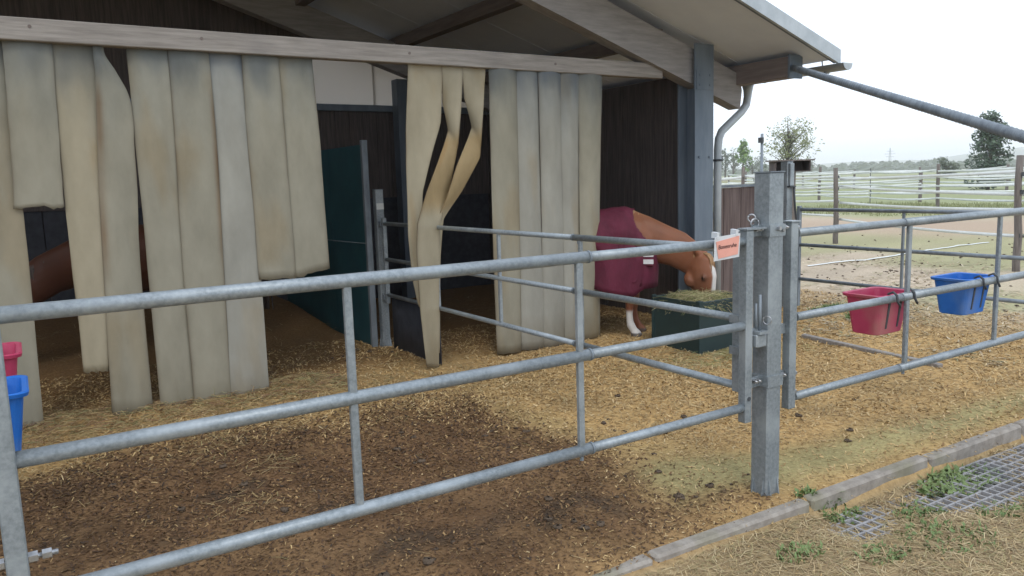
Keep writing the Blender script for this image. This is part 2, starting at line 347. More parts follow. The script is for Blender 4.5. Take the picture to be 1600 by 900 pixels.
# ---- loose bits on the ground (uncountable): wood chips, straw
def scatter(name, n, xs, ys, sx, sy, col_fn, dens, mname, label, cat, lift=.004, tilt=.35, bend=.15):
    x = rng.uniform(xs[0], xs[1], n); y = rng.uniform(ys[0], ys[1], n)
    d = np.hypot(x, y)
    keep = rng.random(n) < dens(x, y)*np.clip(5.5/np.maximum(d, .5), .12, 1.0)**.6
    x = x[keep]; y = y[keep]; n = len(x); d = np.hypot(x, y)
    sc = np.clip(d/4.0, .8, 1.5)
    L = rng.uniform(sx[0], sx[1], n)*sc; W = rng.uniform(sy[0], sy[1], n)*sc
    a = rng.uniform(0, 2*np.pi, n); t1 = rng.normal(0, tilt, n); t2 = rng.normal(0, tilt, n); bd = rng.normal(0, bend, n)*L
    z = GH(x, y)+lift+.5*L*np.abs(np.sin(t1))*.8
    ux, uy, uz = np.cos(a)*np.cos(t1), np.sin(a)*np.cos(t1), np.sin(t1)
    vx, vy, vz = -np.sin(a)*np.cos(t2), np.cos(a)*np.cos(t2), np.sin(t2)
    vs = []
    for (p, q) in ((-.5, -.5), (-.5, .5), (0, -.5), (0, .5), (.5, -.5), (.5, .5)):
        lat = bd if p == 0 else 0*bd
        vs.append(np.stack([x+ux*L*p+vx*(W*q+lat), y+uy*L*p+vy*(W*q+lat), z+uz*L*p+vz*W*q+(np.abs(lat)*.4)], 1))
    vv = np.stack(vs, 1).reshape(-1, 3)
    b = np.arange(n)[:, None]*6
    f = np.concatenate([b+np.array([0, 2, 3, 1]), b+np.array([2, 4, 5, 3])], 1).reshape(-1, 4)
    me = bpy.data.meshes.new(name)
    me.vertices.add(len(vv)); me.vertices.foreach_set('co', vv.ravel())
    me.loops.add(f.size); me.loops.foreach_set('vertex_index', f.ravel())
    me.polygons.add(len(f)); me.polygons.foreach_set('loop_start', np.arange(0, f.size, 4)); me.polygons.foreach_set('loop_total', np.full(len(f), 4))
    me.update(); me.validate()
    cc = np.repeat(col_fn(x, y, n), 6, 0)
    at = me.color_attributes.new('Col', 'FLOAT_COLOR', 'POINT'); at.data.foreach_set('color', np.concatenate([cc, np.ones((len(cc), 1))], 1).ravel())
    o = obj(name, me, mname); return tag(o, label, cat, kind='stuff')
def pal(cols, wts):
    A = np.array(cols); W = np.array(wts)/sum(wts)
    def fn(x, y, n): return A[rng.choice(len(A), n, p=W)]*rng.uniform(.75, 1.2, (n, 1))
    return fn
def d_tan(x, y):
    s, m, o = zones(x, y); return np.clip((1-.965*s)*(1-.55*m)*(1-.65*o), 0, 1)*np.clip(.75+.8*fbm(x*1.5, y*1.5, 90), .15, 1)
def d_soil(x, y):
    s, m, o = zones(x, y); return np.clip(s*1.3, 0, 1)*np.clip(.9+.8*fbm(x*2.2, y*2.2, 91), .3, 1)*(1-o)
def d_straw(x, y):
    s, m, o = zones(x, y)
    bl = np.exp(-((x-onZ(370, 795).x)**2+(y-onZ(370, 795).y)**2)/.03)+np.exp(-((x-onZ(350, 695).x)**2+(y-onZ(350, 695).y)**2)/.05)+np.exp(-((x-onZ(430, 720).x)**2+(y-onZ(430, 720).y)**2)/.02)
    nb = np.exp(-((y-5.7)/.5)**2)*(x < 3.2)*.8
    return np.clip(.08*(1-s)+.010+.5*o+bl+nb, 0, 1)
scatter('wood_chips', 200000, (-.5, 9), (1.0, 7.5), (.008, .030), (.0025, .007), pal([(.53, .375, .175), (.47, .32, .145), (.60, .45, .24), (.37, .235, .105), (.25, .15, .07)], [5, 5, 2.5, 2, .5]), d_tan, 'chips', 'tan wood chips strewn over the pen ground', 'wood chips', bend=.03, tilt=.3)
scatter('muddy_wood_chips', 90000, (-.6, 4.2), (1.6, 6.0), (.008, .026), (.004, .010), pal([(.14, .078, .038), (.21, .125, .058), (.09, .052, .03), (.34, .22, .10), (.06, .042, .03)], [5, 4, 3, .7, .6]), d_soil, 'chips', 'dark muddy wood chips trodden into the brown soil', 'wood chips', bend=.03, tilt=.3)
scatter('loose_straw', 60000, (-.6, 8), (.7, 9.5), (.03, .11), (.0018, .0034), pal([(.46, .34, .16), (.40, .29, .135), (.54, .42, .22), (.33, .29, .13)], [4, 4, 1.5, 1]), d_straw, 'hay', 'loose yellow straw lying about the pen and path', 'straw', lift=.006, tilt=.08, bend=.025)

scatter('sandy_straw', 26000, (6.5, 15), (2.2, 11), (.03, .10), (.004, .012), pal([(.50, .40, .25), (.40, .30, .18), (.56, .48, .34), (.30, .24, .14), (.34, .34, .18)], [3, 3, 2, 1.5, 1.5]), lambda x, y: np.clip(.55+1.3*fbm(x*.8, y*.8, 97, 4), 0, 1), 'hay', 'trampled straw bits over the sandy paddock', 'straw', lift=.006, tilt=.1, bend=.04)
scatter('dry_hay', 60000, (1.2, 8), (.6, 2.36), (.03, .12), (.002, .004), pal([(.42, .31, .165), (.50, .385, .21), (.28, .19, .105), (.34, .29, .14), (.58, .47, .28)], [4, 3, 2, 2, 1.5]), lambda x, y: np.clip((y < kerb_y(x)-.09)*(.6+.9*fbm(x*2, y*2, 95)), 0, 1), 'hay', 'dry brown hay matted over the path outside the kerb', 'hay', lift=.006, tilt=.10, bend=.04)
# dark dung clods on the ground
def clods(name, spots, m, label, cat, seed):
    r = random.Random(seed); mb = MB()
    for (x, y, R, n) in spots:
        for k in range(n):
            a = r.uniform(0, 6.28); q = R*math.sqrt(r.random()); px, py = x+math.cos(a)*q, y+math.sin(a)*q*.7; s = r.uniform(.008, .028)
            z = float(GH(px, py)); vs = []
            for i in range(5):
                th = math.pi*(i+.5)/5-.0
                for j in range(7):
                    an = 2*math.pi*j/7; rr = s*r.uniform(.55, 1.4)
                    vs.append((px+rr*math.sin(th)*math.cos(an), py+rr*math.sin(th)*math.sin(an), z+.3*s+rr*.38*math.cos(th)))
            fs = [(i*7+j, i*7+(j+1) % 7, (i+1)*7+(j+1) % 7, (i+1)*7+j) for i in range(4) for j in range(7)]+[tuple(range(7))]
            mb.add(vs, fs, True)
    o = mb.build(name, m); return tag(o, label, cat, kind='stuff')
M['dung'] = mat('dark wet clods', (.07, .05, .034), (.12, .085, .055), scale=30, rough=.8, bump=.5)
sp = [(onZ(*p).x, onZ(*p).y, R, n) for p, R, n in (((900, 795), .35, 8), ((1090, 768), .12, 4), ((1150, 760), .08, 2), ((490, 800), .4, 7), ((300, 760), .5, 6), ((620, 700), .6, 8), ((1116, 745), .8, 4), ((860, 640), .7, 6), ((1290, 640), .6, 5), ((1325, 688), .02, 2), ((640, 860), .4, 5), ((560, 555), .35, 12), ((1020, 650), .6, 8))]
clods('paddock_clods', [(onZ(*p).x, onZ(*p).y, R_, n) for p, R_, n in (((1300, 440), 1.4, 26), ((1420, 420), 2.0, 40), ((1350, 400), 2.2, 40), ((1500, 400), 2.0, 40), ((1300, 470), .8, 22), ((1480, 450), 1.2, 26), ((1560, 480), .8, 16), ((1400, 380), 3, 40), ((1388, 425), .25, 14))], 'dung', 'small dark clods scattered over the sandy paddock', 'clods', 8)
clods('dung_clods', sp, 'dung', 'dark wet clods trodden into the soil and chips', 'clods', 5)

# ================================================================== THE BARN
YF = 5.97
barn = thing('barn', (3, 8.5, 0), 'open fronted timber and steel horse barn with pale front beam and wide eaves', 'barn')
RS = .325
def roof_z(X): return 2.70+(7.05-X)*RS          # underside, right pitch
RIDGE = .2; YR0, YR1 = 4.95, 10.9  # ridge and unseen left pitch laid out to block light
# front lintel beam, pale weathered timber
bx('front_beam', (-5.6, YF, 2.579), (5.70, YF+.10, 2.722), 'beam', barn, .006)
for (px, py) in ((46, 41), (315, 60), (640, 83), (868, 100)):
    c = onY(px, py, YF-.001); tb('bolt_head', [c+Vector((0, .004, 0)), c+Vector((0, -.0035, 0))], .011, 'purlin', barn, 10)
# glulam rafters: frames at the front, in the middle and at the back
def rafter(y0, y1, xl, xr, side=1, tailcut=True):
    zb = lambda X: 3.19-(X-4.03)*RS
    d = .36
    mb = MB()
    if side > 0:
        pts = [(xl, zb(xl)), (xr, zb(xr)), (xr+.03, zb(xr)+d*.55), (xr-.02, zb(xr-.02)+d), (xl, zb(xl)+d)]
    else:
        f = lambda X: 2*RIDGE-X
        pts = [(f(xl), zb(xl)), (f(xl), zb(xl)+d), (f(xr), zb(xr)+d), (f(xr), zb(xr))]
    n = len(pts); vs = [(x, y0, z) for x, z in pts]+[(x, y1, z) for x, z in pts]
    fs = [tuple(range(n)), tuple(range(n, 2*n))[::-1]]+[(i, i+n, (i+1) % n+n, (i+1) % n) for i in range(n)]
    mb.add(vs, fs); return mb.build('rafter', 'glulam', barn)
for yy in (5.915, 9.6):
    rafter(yy, yy+.16, RIDGE, 6.78); rafter(yy, yy+.16, RIDGE, 6.4, -1)
# roof sheets, each 1 m wide panel runs down the slope
def sheet(y0, y1, side):
    t = .09
    f = (lambda X: X) if side > 0 else (lambda X: 2*RIDGE-X)
    xs = (RIDGE, 7.06)
    vs = []
    for y in (y0, y1):
        for x in xs: vs += [(f(x), y, roof_z(x)), (f(x), y, roof_z(x)+t)]
    fs = [(0, 2, 3, 1), (4, 5, 7, 6), (0, 4, 6, 2), (1, 3, 7, 5), (0, 1, 5, 4), (2, 6, 7, 3)]
    return MB().add(vs, fs).build('roof_panel', 'roof', barn)
for k in range(6):
    for sd_ in (1, -1): sheet(YR0+.004+k*1.0, YR0+k*1.0+.994, sd_)
# verge trim along the front edge of the roof
def sloped(x0, x1, y0, y1, dz0, dz1, name, m):
    vs = [(x, y, roof_z(x)+dz) for x in (x0, x1) for y in (y0, y1) for dz in (dz0, dz1)]
    return MB().add(vs, [(0, 1, 3, 2), (4, 6, 7, 5), (0, 4, 5, 1), (2, 3, 7, 6), (0, 2, 6, 4), (1, 5, 7, 3)]).build(name, m, barn)
sloped(RIDGE, 7.10, YR0-.03, YR0, -.035, .105, 'verge_trim', 'trim')
sloped(RIDGE, 7.08, YR0+.002, YR0+.035, -.028, -.002, 'verge_batten', 'steel_col')
# purlins run back under the sheets
for X in (.6, 1.9, 3.2, 4.5, 5.75):
    z = roof_z(X)-.006
    bx('purlin', (X-.06, 6.09, z-.17), (X+.06, 10.85, z-.025), 'purlin', barn)
bx('purlin', (6.72, 5.24, 2.545), (6.88, 10.85, 2.752), 'purlin', barn, .006)
bx('purlin_end_plate', (6.70, 5.215, 2.535), (6.90, 5.238, 2.765), 'steel_col', barn)
# gutter along the right eave
gt = MB(); n = 10
vs = []; 
for y in (4.86, 10.9):
    for j in range(n+1):
        a = math.pi+math.pi*j/n; vs.append((7.13+.075*math.cos(a), y, 2.655+.07*math.sin(a)))
    for j in range(n+1):
        a = math.pi+math.pi*j/n; vs.append((7.13+.069*math.cos(a), y, 2.655+.064*math.sin(a)))
m1 = n+1
fs = []
for base in (0, m1):
    for j in range(n): fs.append((base+j, base+j+1, base+2*m1+j+1, base+2*m1+j))
for j in range(n): fs.append((j, j+1, m1+j+1, m1+j)); fs.append((2*m1+j, 2*m1+j+1, 3*m1+j+1, 3*m1+j))
gt.add(vs, fs, True)
gut = gt.build('gutter', 'trim', barn)
cap = MB(); cap.add([(7.13+.074*math.cos(math.pi+math.pi*j/n), 4.857, 2.655+.069*math.sin(math.pi+math.pi*j/n)) for j in range(n+1)], [tuple(range(n+1))]); cap.build('gutter_end_cap', 'trim', gut)
for yy in (5.1, 5.9, 6.9, 7.9): tb('gutter_hook', [(7.05, yy, 2.735), (7.06, yy, 2.66), (7.10, yy, 2.585), (7.17, yy, 2.585), (7.212, yy, 2.65)], .006, 'steel_col', gut, 6)
# swan-neck downpipe
dp = [(7.12, 6.10, 2.62), (7.12, 6.10, 2.52), (7.115, 6.10, 2.45), (7.08, 6.09, 2.36), (6.98, 6.07, 2.28), (6.72, 6.03, 2.13), (6.60, 6.01, 2.06), (6.545, 6.0, 1.98), (6.53, 6.0, 1.86), (6.53, 6.0, .0)]
tb('downpipe', dp, [.075, .05] + [.043]*8, 'trim', barn, 14)
for z in (1.75, .9): MB().tube([(6.53, 6.0, z-.012), (6.53, 6.0, z+.012)], .05, 14).box((6.575, 5.99, z-.014), (6.60, 6.01, z+.05)).build('pipe_clip', 'dark', barn)
# steel corner column (H section)
colm = MB(); X0, X1, Y0 = 6.03, 6.30, 5.85
for a, b in (((X0, Y0, -.1), (X1, Y0+.018, 2.93)), ((X0, Y0+.232, -.1), (X1, Y0+.25, 2.87)), ):
    colm.box(a, b)
colm.box(((X0+X1)/2-.008, Y0+.018, -.1), ((X0+X1)/2+.008, Y0+.232, 2.9))
colm.build('column', 'steel_col', barn)
for z in (2.52, 2.62, 1.78):
    for xx in (X0+.06, X1-.06): hexbolt(MB(), (xx, Y0+.002, z), (xx, Y0-.014, z), .013).build('column_bolt', 'steel_col', barn)
bx('splice_plate', (X0+.02, Y0-.008, 2.47), (X1-.02, Y0-.001, 2.69), 'steel_col', barn)
# side and back walls of dark upright boards
def board_wall(a, b, z0, z1, wdt, m, thick=.024, zj=.0, nrm=None):
    a = Vector(a); b = Vector(b); L = (b-a).length; d = (b-a).normalized(); nr = Vector((d.y, -d.x)); n = int(L/wdt)
    for k in range(n):
        off = rnd.uniform(-.004, .006); p = a+d*(k*wdt+.003); q = a+d*((k+1)*wdt-.003)
        zt = z1+rnd.uniform(-zj, zj)
        c = [p+nr*off, q+nr*off, q+nr*(off-thick), p+nr*(off-thick)]
        vs = [(v.x, v.y, z0) for v in c]+[(v.x, v.y, zt) for v in c]
        MB().add(vs, [(0, 3, 2, 1), (4, 5, 6, 7), (0, 1, 5, 4), (1, 2, 6, 5), (2, 3, 7, 6), (3, 0, 4, 7)]).build('wall_board', m, barn)
board_wall((6.22, 10.45), (6.22, 6.12), -.1, 2.66, .172, 'plank')              # right side wall
for z in (.35, 1.25, 2.1): bx('wall_rail', (6.25, 6.12, z), (6.33, 10.45, z+.09), 'purlin', barn)
board_wall((6.2, 10.3), (-5.6, 10.3), 1.42, 2.64, .2, 'plank')                 # back wall, upper boards
for k in range(6):
    x0 = -5.6+k*1.967; bx('kick_board', (x0, 10.31, -.15), (x0+1.955, 10.34, 1.415), 'rubber', barn)
for (xa, xb_) in ((-5.62, -1.7), (-1.7, 2.2), (2.2, 6.24)): bx('leak_backing', (xa, 10.37, -.2), (xb_-.002, 10.40, 2.655), 'plank', barn)  # unseen backing added to stop light leaking between the wall boards
for k in range(8):                                                             # pale translucent sheets in the back gable
    x0 = -1.0+k*.9; zl = roof_z(max(x0, RIDGE*2-x0 if x0 < RIDGE else x0))-.02; zr = roof_z(max(x0+.895, 0.2))-.02
    dy_ = .014*(k % 2); vs = [(x0, 10.33+dy_, 2.66), (x0+.925, 10.33+dy_, 2.66), (x0+.925, 10.33+dy_, zr-.008), (x0, 10.33+dy_, zl)]
    vs += [(x, y+.012, z) for x, y, z in vs]
    MB().add(vs, [(0, 1, 2, 3), (7, 6, 5, 4), (0, 4, 5, 1), (1, 5, 6, 2), (2, 6, 7, 3), (3, 7, 4, 0)]).build('gable_sheet', 'gable' if x0 > 3.3 else 'plank', barn)
bx('gable_rail', (-5.6, 10.20, 2.60), (6.2, 10.285, 2.685), 'steel_col', barn)
bx('inner_post', (4.60, 9.98, -.1), (4.78, 10.16, 3.02), 'steel_col', barn)
bx('inner_post', (-1.6, 9.98, -.1), (-1.42, 10.16, 4.3), 'steel_col', barn)
board_wall((-5.6, 6.0), (-5.6, 10.5), -.1, 2.9, .3, 'plank')  # unseen left end wall, added to close the barn against light
bx('left_column', (-5.9, 5.85, -.1), (-5.63, 6.1, 3.0), 'steel_col', barn)
# dark green stall partition, running back in line with the pen fence
part_ = thing('stall_partition', (2.93, 8.4, 0), 'tall dark green sheet partition with steel end post inside the barn', 'partition')
for k in range(3):
    bx('panel_sheet', (2.915, 7.22+k*.93, -.12), (2.945, 7.22+k*.93+.925, 1.99), 'teal', part_)
bx('end_post', (2.90, 7.165, -.1), (2.96, 7.215, 2.03), 'galv_dull', part_, .004)
tb('tension_wire', [(2.905, 7.22, 1.03), (2.905, 8.6, 1.01), (2.905, 10, 1.03)], .004, 'galv_dull', part_, 6)
# low board fence right of the barn corner
lowf = thing('board_fence', (7.1, 6.1, 0), 'low reddish brown board fence with steel top rail beside the downpipe', 'fence')
x = 6.62
while x < 7.56:
    wd = rnd.uniform(.11, .15); o_ = rnd.uniform(-.004, .004)
    bx('board', (x, 6.12+o_, -.05), (x+wd-.006, 6.145+o_, 1.44+rnd.uniform(-.006, .006)), 'plank_red', lowf); x += wd
bx('top_rail', (6.60, 6.10, 1.447), (7.60, 6.165, 1.475), 'galv_dull', lowf)
for z in (.4, 1.1): bx('cross_rail', (6.62, 6.152, z), (7.58, 6.20, z+.08), 'purlin', lowf)

# ================================================================== STRIP CURTAINS
def ribbon(secs, n=28, m=16, bulge=0.0, jag=0.0, thick=.007, mname='strip', parent=None, name='strip', wav=.0, seed=1, curl=0.0, soot=1.0, brown=None):
    """secs: (left point, right point) from top to bottom; smooth between them; bulge bows the section"""
    r = random.Random(seed)
    def cr(P, t):
        k = len(P)-1; i = min(int(t*k), k-1); u = t*k-i
        p0, p1, p2, p3 = P[max(i-1, 0)], P[i], P[i+1], P[min(i+2, k)]
        if curl == 2: return p1.lerp(p2, u)*.75+.25*.5*((2*p1)+(p2-p0)*u+(2*p0-5*p1+4*p2-p3)*u*u+(3*p1-p0-3*p2+p3)*u**3)
        return .5*((2*p1)+(p2-p0)*u+(2*p0-5*p1+4*p2-p3)*u*u+(3*p1-p0-3*p2+p3)*u**3)
    Ls = [Vector(a) for a, b in secs]; Rs = [Vector(b) for a, b in secs]
    rows = []; ss = []
    ph = r.uniform(0, 6)
    for i in range(n+1):
        t = i/n; l = cr(Ls, t); q = cr(Rs, t); ex_ = (q-l).normalized(); l = l+ex_*(.007*float(fbm(t*7+seed*1.9, seed*.7, 31, 3))); q = q+ex_*(.007*float(fbm(t*7+seed*2.7, seed*.3, 33, 3))); tp_ = cr(Ls, min(t+.01, 1))-cr(Ls, max(t-.01, 0))
        nr = (q-l).cross(tp_).normalized()
        if nr.y > 0 and curl == 0: nr = -nr
        row = []
        for j in range(m+1):
            s = .5-.5*math.cos(math.pi*j/m); p = l.lerp(q, s)+nr*(bulge*(1-(2*s-1)**2)*(.35+.65*min(1, t*4))*(1 if curl == 0 else math.exp(-((t-.36)/.22)**2)))
            p = p+nr*(wav*math.sin(ph+t*5+s*2.2)*min(1, t*3)); ss.append((s, t))
            row.append(p)
        rows.append(row)
    if jag:
        for j in range(m+1):
            s = .5-.5*math.cos(math.pi*j/m)
            d = jag*2*float(fbm(s*5+seed*3.1, seed*1.7, 5, 3))
            for b in range(3): rows[-1-b][j] = rows[-1-b][j]+Vector((0, 0, d*(1, .6, .25)[b]))
    vs = [p for row in rows for p in row]
    fs = [(i*(m+1)+j, i*(m+1)+j+1, (i+1)*(m+1)+j+1, (i+1)*(m+1)+j) for i in range(n) for j in range(m)]
    o = MB().add(vs, fs, True).build(name, mname, parent)
    A = np.array([tuple(v) for v in vs]); SS = np.array(ss); z = A[:, 2]; sa = SS[:, 0]
    col = np.ones((len(A), 3))*(1+.10*fbm(sa*3+seed*5, z*1.2, 8, 4))[:, None]
    def mx(c, t): nonlocal col; t = np.clip(t, 0, 1)[:, None]; col = col*(1-t)+col*np.array(c)*t
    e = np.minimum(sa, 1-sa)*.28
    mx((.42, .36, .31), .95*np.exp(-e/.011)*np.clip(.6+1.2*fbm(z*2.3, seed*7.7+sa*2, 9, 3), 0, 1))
    mx((.42, .48, .60), soot*.9*sstep(2.30, 2.62, z+.22*fbm(sa*2+seed*3, z*3, 12, 3)))  # bluish darker band towards the strip top, with a ragged lower edge
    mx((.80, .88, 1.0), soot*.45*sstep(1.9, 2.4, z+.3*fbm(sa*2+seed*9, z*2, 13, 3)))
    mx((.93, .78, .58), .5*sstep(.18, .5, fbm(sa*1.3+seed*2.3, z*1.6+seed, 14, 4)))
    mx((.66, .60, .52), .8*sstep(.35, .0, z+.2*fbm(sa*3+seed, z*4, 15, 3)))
    if curl == 2 and bulge == 0: mx((1.0, .84, .62), sstep(.30, .36, SS[:, 1]+.05*(sa-.5))*sstep(.66, .58, SS[:, 1]))
    if brown: 
        b0, wd = brown; mx((.62, .42, .28), .85*np.exp(-((sa-b0)/wd)**2)*sstep(2.45, 2.2, z)*sstep(.9, 1.3, z)*np.clip(.7+fbm(z*3, seed*2.0, 16, 3), 0, 1))
    at_ = o.data.color_attributes.new('Col', 'FLOAT_COLOR', 'POINT'); at_.data.foreach_set('color', np.concatenate([np.clip(col, .03, 2), np.ones((len(col), 1))], 1).ravel())
    sm = o.modifiers.new('thickness', 'SOLIDIFY'); sm.thickness = thick; sm.offset = 0
    return o
def pxs(list_, Y): return [(onY(*a, Y), onY(*b, Y)) for a, b in list_]
cl = thing('strip_curtain', (1.0, YF+.04, 0), 'wide curtain of torn grey belt strips with a hole and a dark slit', 'strip curtain')
ZT = 2.66
def top(P): P = Vector(P); P.z = ZT; return P
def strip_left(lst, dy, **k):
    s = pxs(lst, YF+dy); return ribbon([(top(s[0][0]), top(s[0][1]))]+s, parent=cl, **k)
YB = .045
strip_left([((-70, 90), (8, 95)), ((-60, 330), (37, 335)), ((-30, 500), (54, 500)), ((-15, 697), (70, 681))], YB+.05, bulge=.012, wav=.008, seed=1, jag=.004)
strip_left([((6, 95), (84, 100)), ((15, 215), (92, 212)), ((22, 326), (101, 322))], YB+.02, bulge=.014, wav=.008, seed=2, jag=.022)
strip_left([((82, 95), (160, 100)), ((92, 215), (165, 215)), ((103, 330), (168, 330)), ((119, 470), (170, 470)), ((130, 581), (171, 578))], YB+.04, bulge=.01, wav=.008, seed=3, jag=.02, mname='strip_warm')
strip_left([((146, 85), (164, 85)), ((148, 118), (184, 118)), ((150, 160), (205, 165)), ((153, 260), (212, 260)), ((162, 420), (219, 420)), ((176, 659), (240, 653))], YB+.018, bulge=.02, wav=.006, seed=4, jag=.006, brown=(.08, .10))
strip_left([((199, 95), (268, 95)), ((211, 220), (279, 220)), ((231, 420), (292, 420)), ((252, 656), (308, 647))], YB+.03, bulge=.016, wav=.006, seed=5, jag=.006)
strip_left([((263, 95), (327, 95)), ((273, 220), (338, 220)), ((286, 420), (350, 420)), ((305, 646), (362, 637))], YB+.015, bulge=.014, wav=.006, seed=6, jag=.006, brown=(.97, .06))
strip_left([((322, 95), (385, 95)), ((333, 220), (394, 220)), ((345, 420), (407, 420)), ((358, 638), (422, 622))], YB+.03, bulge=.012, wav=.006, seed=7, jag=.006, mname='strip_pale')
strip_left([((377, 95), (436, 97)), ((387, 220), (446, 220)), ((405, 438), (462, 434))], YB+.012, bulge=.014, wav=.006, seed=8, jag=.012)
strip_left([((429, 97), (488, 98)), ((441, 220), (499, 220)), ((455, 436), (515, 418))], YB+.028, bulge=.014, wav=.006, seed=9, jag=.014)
# the bunched strips caught over the pen fence
cmid = thing('strip_curtain', (3.2, YF+.04, 0), 'three twisted yellowed belt strips bunched over the pen fence rail', 'strip curtain')
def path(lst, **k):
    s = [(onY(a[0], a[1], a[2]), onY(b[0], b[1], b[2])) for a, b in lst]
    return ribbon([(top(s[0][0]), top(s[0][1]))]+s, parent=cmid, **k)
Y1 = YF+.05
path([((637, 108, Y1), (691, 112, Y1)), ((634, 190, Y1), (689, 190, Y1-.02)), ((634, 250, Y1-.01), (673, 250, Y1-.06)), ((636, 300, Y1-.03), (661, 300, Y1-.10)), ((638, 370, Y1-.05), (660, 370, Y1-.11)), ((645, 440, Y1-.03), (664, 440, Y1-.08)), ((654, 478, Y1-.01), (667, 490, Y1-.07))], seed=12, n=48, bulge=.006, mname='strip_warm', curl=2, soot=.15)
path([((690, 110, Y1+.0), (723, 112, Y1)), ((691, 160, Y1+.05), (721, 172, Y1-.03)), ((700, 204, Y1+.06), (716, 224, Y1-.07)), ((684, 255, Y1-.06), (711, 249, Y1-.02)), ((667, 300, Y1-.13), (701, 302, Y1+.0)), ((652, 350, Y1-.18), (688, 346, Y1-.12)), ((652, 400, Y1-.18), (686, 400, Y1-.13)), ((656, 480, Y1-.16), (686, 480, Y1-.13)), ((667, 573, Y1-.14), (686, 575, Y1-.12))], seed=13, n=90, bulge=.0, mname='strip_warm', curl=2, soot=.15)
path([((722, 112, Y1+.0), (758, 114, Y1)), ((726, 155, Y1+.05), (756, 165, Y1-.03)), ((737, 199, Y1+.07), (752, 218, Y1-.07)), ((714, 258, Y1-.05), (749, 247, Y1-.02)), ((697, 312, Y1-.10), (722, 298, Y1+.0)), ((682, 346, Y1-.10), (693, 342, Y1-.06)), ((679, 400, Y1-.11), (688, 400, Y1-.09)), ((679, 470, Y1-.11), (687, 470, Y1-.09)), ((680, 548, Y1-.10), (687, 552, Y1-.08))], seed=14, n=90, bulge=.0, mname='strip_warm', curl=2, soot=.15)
# right curtain of five bowed strips
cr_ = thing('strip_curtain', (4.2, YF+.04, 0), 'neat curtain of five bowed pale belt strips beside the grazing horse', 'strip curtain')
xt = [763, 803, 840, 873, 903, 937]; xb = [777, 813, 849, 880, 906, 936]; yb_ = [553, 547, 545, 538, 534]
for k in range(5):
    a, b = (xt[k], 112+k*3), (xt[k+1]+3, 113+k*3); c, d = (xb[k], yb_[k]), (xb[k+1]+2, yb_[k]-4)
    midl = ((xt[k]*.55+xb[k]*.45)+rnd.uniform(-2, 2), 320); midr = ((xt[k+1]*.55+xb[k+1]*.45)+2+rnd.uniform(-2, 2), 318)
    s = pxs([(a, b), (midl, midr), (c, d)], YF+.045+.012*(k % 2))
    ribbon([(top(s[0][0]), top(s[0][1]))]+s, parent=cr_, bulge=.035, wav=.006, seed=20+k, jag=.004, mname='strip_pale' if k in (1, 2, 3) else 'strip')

# ================================================================== GATES AND POSTS
def gate_post(name, x, y, label, h=1.6, w=.05, fittings=True, cat='post', group=None):
    t = thing(name, (x, y, 0), label, cat, group)
    bx('shaft', (x-w, y-w, -.3), (x+w, y+w, h), 'galv', t, .006)
    bx('cap', (x-w-.002, y-w-.002, h+.0005), (x+w+.002, y+w+.002, h+.006), 'galv_dull', t)
    g = MB()
    for (dx, dy) in ((-1, 0), (1, 0), (0, -1), (0, 1)):
        for off in (-.03, .03):
            if dx: vs = [(x+dx*w, y+off-.003, -.02), (x+dx*(w+.018), y+off-.003, -.02), (x+dx*w, y+off-.003, .09)]; ex = (0, .006, 0)
            else: vs = [(x+off-.003, y+dy*w, -.02), (x+off-.003, y+dy*(w+.018), -.02), (x+off-.003, y+dy*w, .09)]; ex = (.006, 0, 0)
            vs = vs+[tuple(a+b for a, b in zip(v, ex)) for v in vs]
            g.add(vs, [(0, 1, 2), (3, 5, 4), (0, 3, 4, 1), (1, 4, 5, 2), (2, 5, 3, 0)])
    g.build('base_gusset', 'galv', t)
    if fittings:
        for z in (1.325, .585):
            k = MB(); b = w+.006
            for lo, hi in (((x-b, y-b, z-.028), (x+b, y-w, z+.028)), ((x-b, y+w, z-.028), (x+b, y+b, z+.028)), ((x-b, y-w, z-.028), (x-w, y+w, z+.028)), ((x+w, y-w, z-.028), (x+b, y+w, z+.028))): k.box(lo, hi)
            k.box((x-b-.06, y-.004, z-.026), (x-b, y+.004, z+.026)); k.box((x+b, y-.004, z-.026), (x+b+.07, y+.004, z+.026))
            c = k.build('clamp_band', 'galv', t)
            bb = MB()
            for sx in (-1, 1):
                for o_ in (.025, .05):
                    hexbolt(bb, (x+sx*(b+o_), y-.026, z+.008), (x+sx*(b+o_), y+.026, z+.008), .010); bb.tube([(x+sx*(b+o_), y-.036, z+.008), (x+sx*(b+o_), y+.036, z+.008)], .005, 8)
            bb.build('clamp_bolt', 'zinc', c)
        bs = MB(); hexbolt(bs, (x+.0, y-w-.006, 1.335), (x+.0, y-w-.022, 1.335), .011); hexbolt(bs, (x+.03, y-w-.006, 1.325), (x+.03, y-w-.02, 1.325), .009); bs.build('front_bolt', 'zinc', t)
    return t
GYp = 2.488
post = gate_post('gate_post', 3.075, 2.50, 'square galvanised gate post with clamp bands standing at the kerb')
